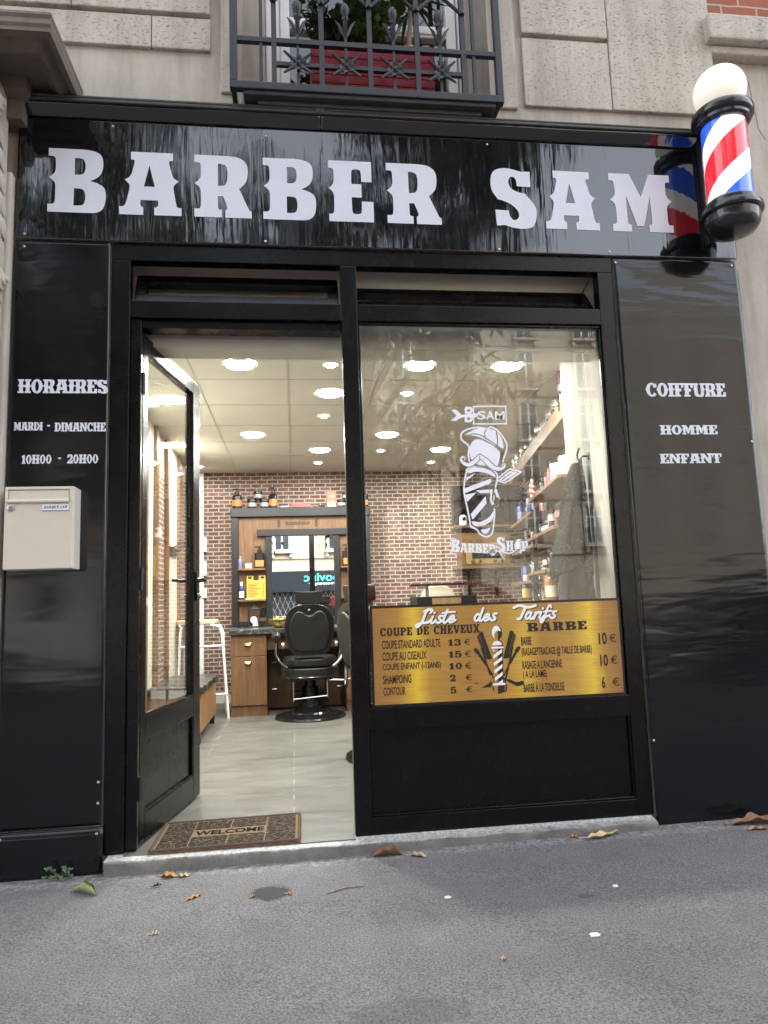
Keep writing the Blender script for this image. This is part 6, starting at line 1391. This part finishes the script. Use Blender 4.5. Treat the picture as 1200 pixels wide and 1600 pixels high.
# reception desk and round cane seat back
ds = thing('reception_desk', (2.05, 2.65, 0), 'black reception desk with wood inset and raised dark rail', 'desk')
b = MB(); b.box(1.80, 2.30, 2.50, 2.85, 0, 1.045); b.build('body', M['black_metal'], ds, bevel=.004)
b = MB(); b.box(1.925, 2.165, 2.489, 2.4995, .70, 1.03); b.build('inset', M['oak'], ds)
b = MB(); b.box(1.76, 2.36, 2.52, 2.62, 1.132, 1.150); b.build('rail', M['black_metal'], ds)
for x in (1.90, 2.22): b = MB(); b.box(x-.012, x+.012, 2.56, 2.584, 1.0455, 1.1318); b.build('post', M['steel_dull'], ds)
cs = thing('round_cane_seat', (2.12, 3.1, 0), 'round cream cane chair back behind the reception desk', 'chair')
b = MB(); b.lathe([(.0, -.012), (.15, -.012), (.165, -.008), (.172, 0), (.165, .008), (.15, .012), (0, .012)], (2.10, 3.1, .99), 40, 0, Matrix.Rotation(R(82), 3, 'X'))
t = NT('cane_weave'); k = t.voro(90, None, 'F1', 'Distance', .1); t.col(t.ramp(k, [(.25, (.62, .58, .46)), (.6, (.38, .34, .25))])).set(rough=.8); b.build('back', t.m, cs, smooth=True)
b = MB(); b.box(1.93, 2.27, 3.08, 3.42, .45, .48)
for x in (1.95, 2.25):
    for y in (3.1, 3.4): b.tube([(x, y, 0), (x, y, .45)], .013, 8)
b.tube([(2.1, 3.1, .46), (2.1, 3.1, .84)], .014, 8); b.build('stand', M['black_metal'], cs)

# ---- capes hanging on the pier
HK = Vector((2.44, .56, 1.785))
hkk = thing('coat_hook', HK, 'dark twisted hook holding the barber capes on the pale pier', 'hook')
b = MB(); b.tube([(2.494, .56, 1.80), (2.46, .56, 1.80), (2.43, .56, 1.775), (2.425, .555, 1.81), (2.44, .555, 1.845)], .006, 8); b.lathe([(.02, 0), (.02, .006), (0, .006)], (2.494, .56, 1.80), 14, 0, Matrix.Rotation(R(-90), 3, 'Y')); b.build('peg', M['iron'], hkk, smooth=True)
def cape(name, top, bot, w0, w1, dep, folds, m, label, ph, lean=0.0, hem=.02, belly=0.0):
    mb = MB(); T, B = Vector(top), Vector(bot)
    def P(u, v):
        c = T+(B-T)*v; a = (u-.5)*math.pi*1.15
        wv = w0+(w1-w0)*(v**.75)+belly*math.exp(-((v-.42)/.16)**2)
        ripple = 1+.42*math.sin(u*folds*6.283+ph+v*1.3)*min(1, v*3)+.20*math.sin(u*folds*15+ph*2+v*2)*min(1, v*2)
        x = math.sin(a)*wv; y = -math.cos(a)*dep*(.35+.65*v)*ripple
        return (c.x+x+lean*v*v+.008*math.sin(v*9+u*5+ph), c.y+y, c.z+hem*math.sin(u*9+ph)*v+.01*math.sin(u*21+ph)*v)
    mb.grid(48, 40, P)
    return solo(mb, name, m, label, 'cape', (B.x, B.y, B.z), 'capes on the pier hook', smooth=True, angle=80, fixn=False, solid=.003)
def cloth(name, base, dots=None, stripe=None):
    t = NT(name); n = t.noise(9, 5, .6); c = t.ramp(n, [(.3, tuple(v*.7 for v in base)), (.7, tuple(v*1.25 for v in base))])
    if dots: k = t.voro(95); c = t.mix(t.math('MULTIPLY', t.ramp(k, [(.16, (1,)*3), (.22, (0,)*3)]), t.ramp(t.noise(20, 3), [(.45, (0,)*3), (.55, (1,)*3)])), c, dots)
    if stripe:
        mp = t.mapping((2.0, 2.0, 7.5), (0, 0, 0), (0, R(32), 0)); w_ = t.n.new('ShaderNodeTexWave'); w_.inputs['Scale'].default_value = .55; w_.inputs['Distortion'].default_value = 3.0; w_.bands_direction = 'Z'; t.link(mp, w_.inputs['Vector'])
        c = t.mix(t.ramp(w_.outputs['Fac'], [(.48, (0,)*3), (.54, (1,)*3)]), c, stripe)
    t.col(c).set(rough=.8, spec=.06, normal=t.bump(t.noise(60, 4), .15, .003)); return t.m
cape('barber_cape', (2.462, .60, 1.79), (2.435, .60, .62), .012, .045, .05, 2.5, cloth('black_gold_cloth', (.014, .012, .009), None, (.20, .14, .05)), 'black cape with gold zigzag stripes hanging closest to the pier', 1.0)
cape('barber_cape', (2.435, .56, 1.775), (2.395, .55, .55), .010, .085, .07, 2.0, cloth('grey_print_cloth', (.03, .032, .034), None, (.075, .078, .08)), 'grey patterned cape hanging in the middle of the three capes', 2.2)
cape('barber_cape', (2.385, .53, 1.725), (2.325, .50, .58), .010, .125, .10, 1.7, cloth('light_grey_cloth', (.045, .047, .049), (.15, .15, .145)), 'plain grey cape falling under the speckled cape', .4, 0, .02)
cape('barber_cape', (2.39, .515, 1.745), (2.30, .44, 1.14), .012, .115, .12, 1.6, cloth('dark_speckled_cloth', (.010, .011, .010), (.24, .24, .21)), 'short dark speckled cape hanging in front of the grey cape', 3.3, 0, .035, .015)
# ------------------------------------------------------------------ across the street (seen in the glass and the black sheets)
def street_house(x0, x1, H, yb, label, m, cols, floors, z0):
    t_ = thing('town_house', ((x0+x1)/2, yb, -.11), label, 'building')
    w = MB(); w.box(x0, x1, yb-6, yb, -.2, H); w.box(x0-.1, x1+.1, yb-.02, yb+.35, H-.35, H); w.box(x0, x1, yb, yb+.12, z0-.55, z0-.35)
    for k in range(floors): w.box(x0, x1, yb, yb+.06, z0+2.55+3.0*k, z0+2.68+3.0*k)
    w.build('wall', m, t_)
    for f in range(floors):
        for c_ in range(cols):
            xc = x0+(x1-x0)*(c_+.5)/cols; z = z0+3.0*f
            s = MB()
            for a, b_ in ((-.66, -.52), (.52, .66)): s.box(xc+a, xc+b_, yb, yb+.10, z-.05, z+2.2)
            s.box(xc-.66, xc+.66, yb, yb+.14, z+2.2, z+2.36); s.build('window_surround', M['stone_smooth'], t_)
            s = MB(); s.box(xc-.52, xc-.44, yb+.005, yb+.05, z, z+2.2); s.box(xc+.44, xc+.52, yb+.005, yb+.05, z, z+2.2); s.box(xc-.05, xc+.05, yb+.005, yb+.055, z, z+2.2); s.box(xc-.44, xc+.44, yb+.005, yb+.05, z+2.12, z+2.2); s.box(xc-.44, xc+.44, yb+.005, yb+.05, z, z+.1); s.box(xc-.44, xc+.44, yb+.005, yb+.045, z+1.5, z+1.56)
            wdw = s.build('window', M['white'], t_)
            s = MB(); s.box(xc-.44, xc+.44, yb+.002, yb+.02, z+.1, z+2.12); s.build('pane', simple('dim_pane', (.05, .06, .07), .05, 0, .2, 2) if 'dp' not in PM else PM['dp'], wdw); PM['dp'] = PM.get('dp') or s and bpy.data.materials['dim_pane']
            s = MB(); s.box(xc-.75, xc+.75, yb, yb+.42, z-.18, z-.06); s.box(xc-.68, xc-.5, yb, yb+.3, z-.45, z-.18); s.box(xc+.5, xc+.68, yb, yb+.3, z-.45, z-.18)
            bc = s.build('balcony', M['stone_smooth'], t_)
            s = MB(); s.tube([(xc-.72, yb+.38, z+.85), (xc+.72, yb+.38, z+.85)], .025, 6); s.tube([(xc-.72, yb+.38, z+.05), (xc+.72, yb+.38, z+.05)], .018, 6)
            for k in range(13): s.tube([(xc-.72+.12*k, yb+.38, z-.06), (xc-.72+.12*k, yb+.38, z+.85)], .012, 5)
            s.build('railing', M['iron'], bc)
    return t_
hs_m = stone_mat('opposite_limestone', (.50, .44, .35), .2)
street_house(9.0, 33.5, 20.4, -35.0, 'tall pale limestone house with balconies across the avenue', hs_m, 7, 5, 3.9)
street_house(-16, 8.9, 18.6, -35.2, 'beige town house with a dark shop front across the avenue', stone_mat('opposite_beige', (.46, .38, .29), .2), 7, 4, 4.6)
street_house(-44, -16.1, 21.0, -35.1, 'grey stone house far along the other side of the avenue', stone_mat('opposite_grey', (.40, .37, .33), .2), 8, 5, 3.6)
of = thing('shop', (-1.5, -35, -.1), 'dark shop with teal lettering on its fascia across the avenue', 'shop')
b = MB(); b.box(-10, 8.5, -35.16, -34.75, 1.88, 3.22); b.build('fascia', simple('slate_fascia', (.010, .013, .018), .7, 0, .1, 4, 0, 60, .2), of)
b = MB(); b.box(-10, 8.5, -35.19, -35.10, .2, 1.87); b.build('shop_glass', simple('dark_shop_glass', (.02, .022, .025), .1), of)
b = MB()
for k in range(52):
    x = -9.8+.35*k; b.tube([(x, -35.06, .2), (x+.35, -35.06, 1.0), (x, -35.06, 1.85)], .014, 4); b.tube([(x+.35, -35.05, .2), (x, -35.05, 1.0), (x+.35, -35.05, 1.85)], .014, 4)
b.build('folding_grille', M['steel_dull'], of)
b = MB(); TL = lambda x, z: (-x, -34.745, z)     # laid out along -x so that it reads correctly from the barber shop
sans(b, 'oovinc', TL, -3.75, -1.40, 2.52, 3.04, .02)
TE = simple('teal_vinyl', (.05, .42, .42), .5, 0, 0); b.build('lettering', TE, of, fixn=False)
b = MB(); sans(b, 'messenger', TL, -3.4, -1.7, 2.24, 2.42, .01); b.build('lettering', M['white'], of, fixn=False)
# street trees
LMs = lcol('plane_leaf', (.016, .032, .012), (.05, .085, .028))
BK = simple('plane_bark', (.16, .13, .10), .9, 0, .35, 6, .5, 12)
def tree(x, y, h, cr, seed, label, lo=(.34, .66)):
    rr = random.Random(seed); root = thing('street_tree', (x, y, -.12), label, 'tree', 'street trees along the avenue')
    m = MB(); m.tube([(x, y, -.12), (x+.05, y, h*.2), (x-.05, y+.05, h*max(.42, lo[0]+.1))], [.22, .17, .13], 12)
    tips = []
    for k in range(17):
        a = k*2.4+rr.uniform(-.3, .3); st = Vector((x, y, h*rr.uniform(*lo))); el = rr.uniform(.25, 1.3)
        e = Vector((x+math.cos(a)*cr*rr.uniform(.55, 1.0), y+math.sin(a)*cr*rr.uniform(.55, 1), min(h, st.z+cr*el*rr.uniform(.8, 1.4))))
        mid = (st+e)/2+Vector((0, 0, .35)); m.tube([st, mid, e], [.075, .045, .015], 7); tips.append((st, mid, e))
        for q in range(4):
            t0 = rr.uniform(.35, .95); p0 = st*(1-t0)**2+mid*2*t0*(1-t0)+e*t0*t0
            e2 = p0+Vector((rr.uniform(-1, 1), rr.uniform(-1, 1), rr.uniform(-.7, .8)))*cr*.38; m.tube([p0, (p0+e2)/2+Vector((0, 0, .08)), e2], [.025, .016, .006], 5); tips.append((p0, (p0+e2)/2, e2))
    m.build('trunk', BK, root, smooth=True)
    lf = MB()
    for k in range(8000):
        a, mi, e = rr.choice(tips); t0 = rr.uniform(.35, 1.1)
        p = a*(1-t0)**2+mi*2*t0*(1-t0)+e*t0*t0+Vector((rr.gauss(0, .26), rr.gauss(0, .26), rr.gauss(0, .22)))
        leaf_quad(lf, p, Vector((rr.uniform(-1, 1), rr.uniform(-1, 1), rr.uniform(-1.0, .3))), rr.uniform(.18, .34), rr.uniform(.06, .12), Vector((rr.uniform(-.5, .5), rr.uniform(-.5, .5), 1)), .3)
    lf.build('crown', LMs, root, fixn=False)
tree(-7.2, -9.8, 14.5, 3.4, 1, 'broad street tree at the left of the planted strip', (.2, .64))
tree(-2.4, -10.2, 14.5, 3.4, 2, 'dense street tree opposite the barber shop door', (.2, .66))
tree(2.3, -9.9, 13.2, 3.0, 3, 'open street tree opposite the display window', (.2, .66))
tree(-5.0, -13.0, 11.0, 3.2, 5, 'low dense tree in the second row behind the street trees', (.12, .55))
tree(-1.0, -13.4, 11.0, 3.0, 6, 'bushy tree in the second row opposite the door', (.12, .55))
tree(4.3, -10.6, 14.5, 2.3, 8, 'tall street tree with a high crown at the right of the row', (.52, .74))
tree(-13, -9.6, 13, 3.3, 4, 'street tree far along the planted strip')
# parked cars
tyre = simple('tyre_rubber', (.015, .015, .015), .8); glassc = simple('dark_car_glass', (.015, .018, .02), .04, 0, 0)
def car(x, y, col, label, van=False, face=1):
    root = thing('parked_van' if van else 'parked_car', (x, y, -.255), label, 'van' if van else 'car')
    g = -.255; L = 4.9 if van else 4.1; h = 2.05 if van else 1.48; W = .88
    if van: prof = [(-L/2, .32), (-L/2, 1.95), (-L/2+.15, h), (1.15, h), (1.75, 1.25), (2.3, 1.05), (L/2, .75), (L/2, .32)]
    else: prof = [(-L/2, .30), (-L/2+.02, .78), (-L/2+.15, .98), (-1.45, h-.12), (-1.1, h), (.25, h), (1.0, .98), (1.75, .86), (L/2-.02, .68), (L/2, .30)]
    b = MB(); pl = cat(prof, 4, True)
    b.prism(pl, lambda p, q: (x+p*face, y-W*(1 if q < .9 else .86), g+q), lambda p, q: (x+p*face, y+W*(1 if q < .9 else .86), g+q))
    paint = simple('car_paint_'+('white' if van else 'red'), col, .25, 0, .04, 4, 0, 60, .5, .6); b.build('body', paint, root, bevel=.05, smooth=True, seg=3)
    wn_ = [(1.2, 1.25), (1.2, 1.85), (.55, 1.85), (.55, 1.25)] if van else [(-1.25, 1.0), (-1.02, h-.09), (.2, h-.09), (.78, 1.0)]
    for s in (-1, 1):
        b = MB(); b.prism(wn_, lambda p, q: (x+p*face, y+s*(W*.88 if not van else W*.87), g+q), lambda p, q: (x+p*face, y+s*(W+.004 if not van else W*.88+.01), g+q)); b.build('side_window', glassc, root)
        for px_ in (-L*.31, L*.31):
            b = MB(); b.lathe([(.20, -.10), (.30, -.10), (.315, -.07), (.315, .07), (.30, .10), (.20, .10)], (x+px_*face, y+s*(W-.06), g+.315), 24, 0, Matrix.Rotation(R(90), 3, 'X')); w_ = b.build('wheel', tyre, root, smooth=True, angle=30)
            b = MB(); b.lathe([(.20, -.08), (.20, .085), (.06, .07), (0, .075)], (x+px_*face, y+s*(W-.06), g+.315), 20, 0, Matrix.Rotation(R(-90*s), 3, 'X')); b.build('rim', M['steel_dull'], w_, smooth=True, angle=30)
        b = MB(); b.box(*sorted((x+face*(L/2-.10), x+face*(L/2-.01))), *sorted((y+s*W*.55, y+s*W*.92)), g+.60, g+.72); b.build('headlight', cm('headlight', (.7, .7, .68), .1), root, bevel=.01)
        b = MB(); b.box(*sorted((x-face*(L/2+.005), x-face*(L/2-.08))), *sorted((y+s*W*.6, y+s*W*.93)), g+.70, g+.86); b.build('tail_light', cm('tail_red', (.4, .01, .01), .15), root, bevel=.01)
    b = MB()
    if not van:
        q = [(.32, h-.05), (.98, 1.0)]; b.add([(x+face*.33, y-W*.78, g+h-.06), (x+face*.33, y+W*.78, g+h-.06), (x+face*1.02, y+W*.8, g+1.0), (x+face*1.02, y-W*.8, g+1.0)], [(0, 1, 2, 3)]); b.build('windscreen', glassc, root, fixn=False)
    return root
car(3.0, -6.35, (.42, .02, .03), 'red hatchback parked along the near kerb')
car(8.6, -6.4, (.03, .032, .035), 'dark saloon parked along the near kerb beyond the red hatchback')
car(-3.2, -12.3, (.62, .62, .60), 'white delivery van parked across the street', True, -1)
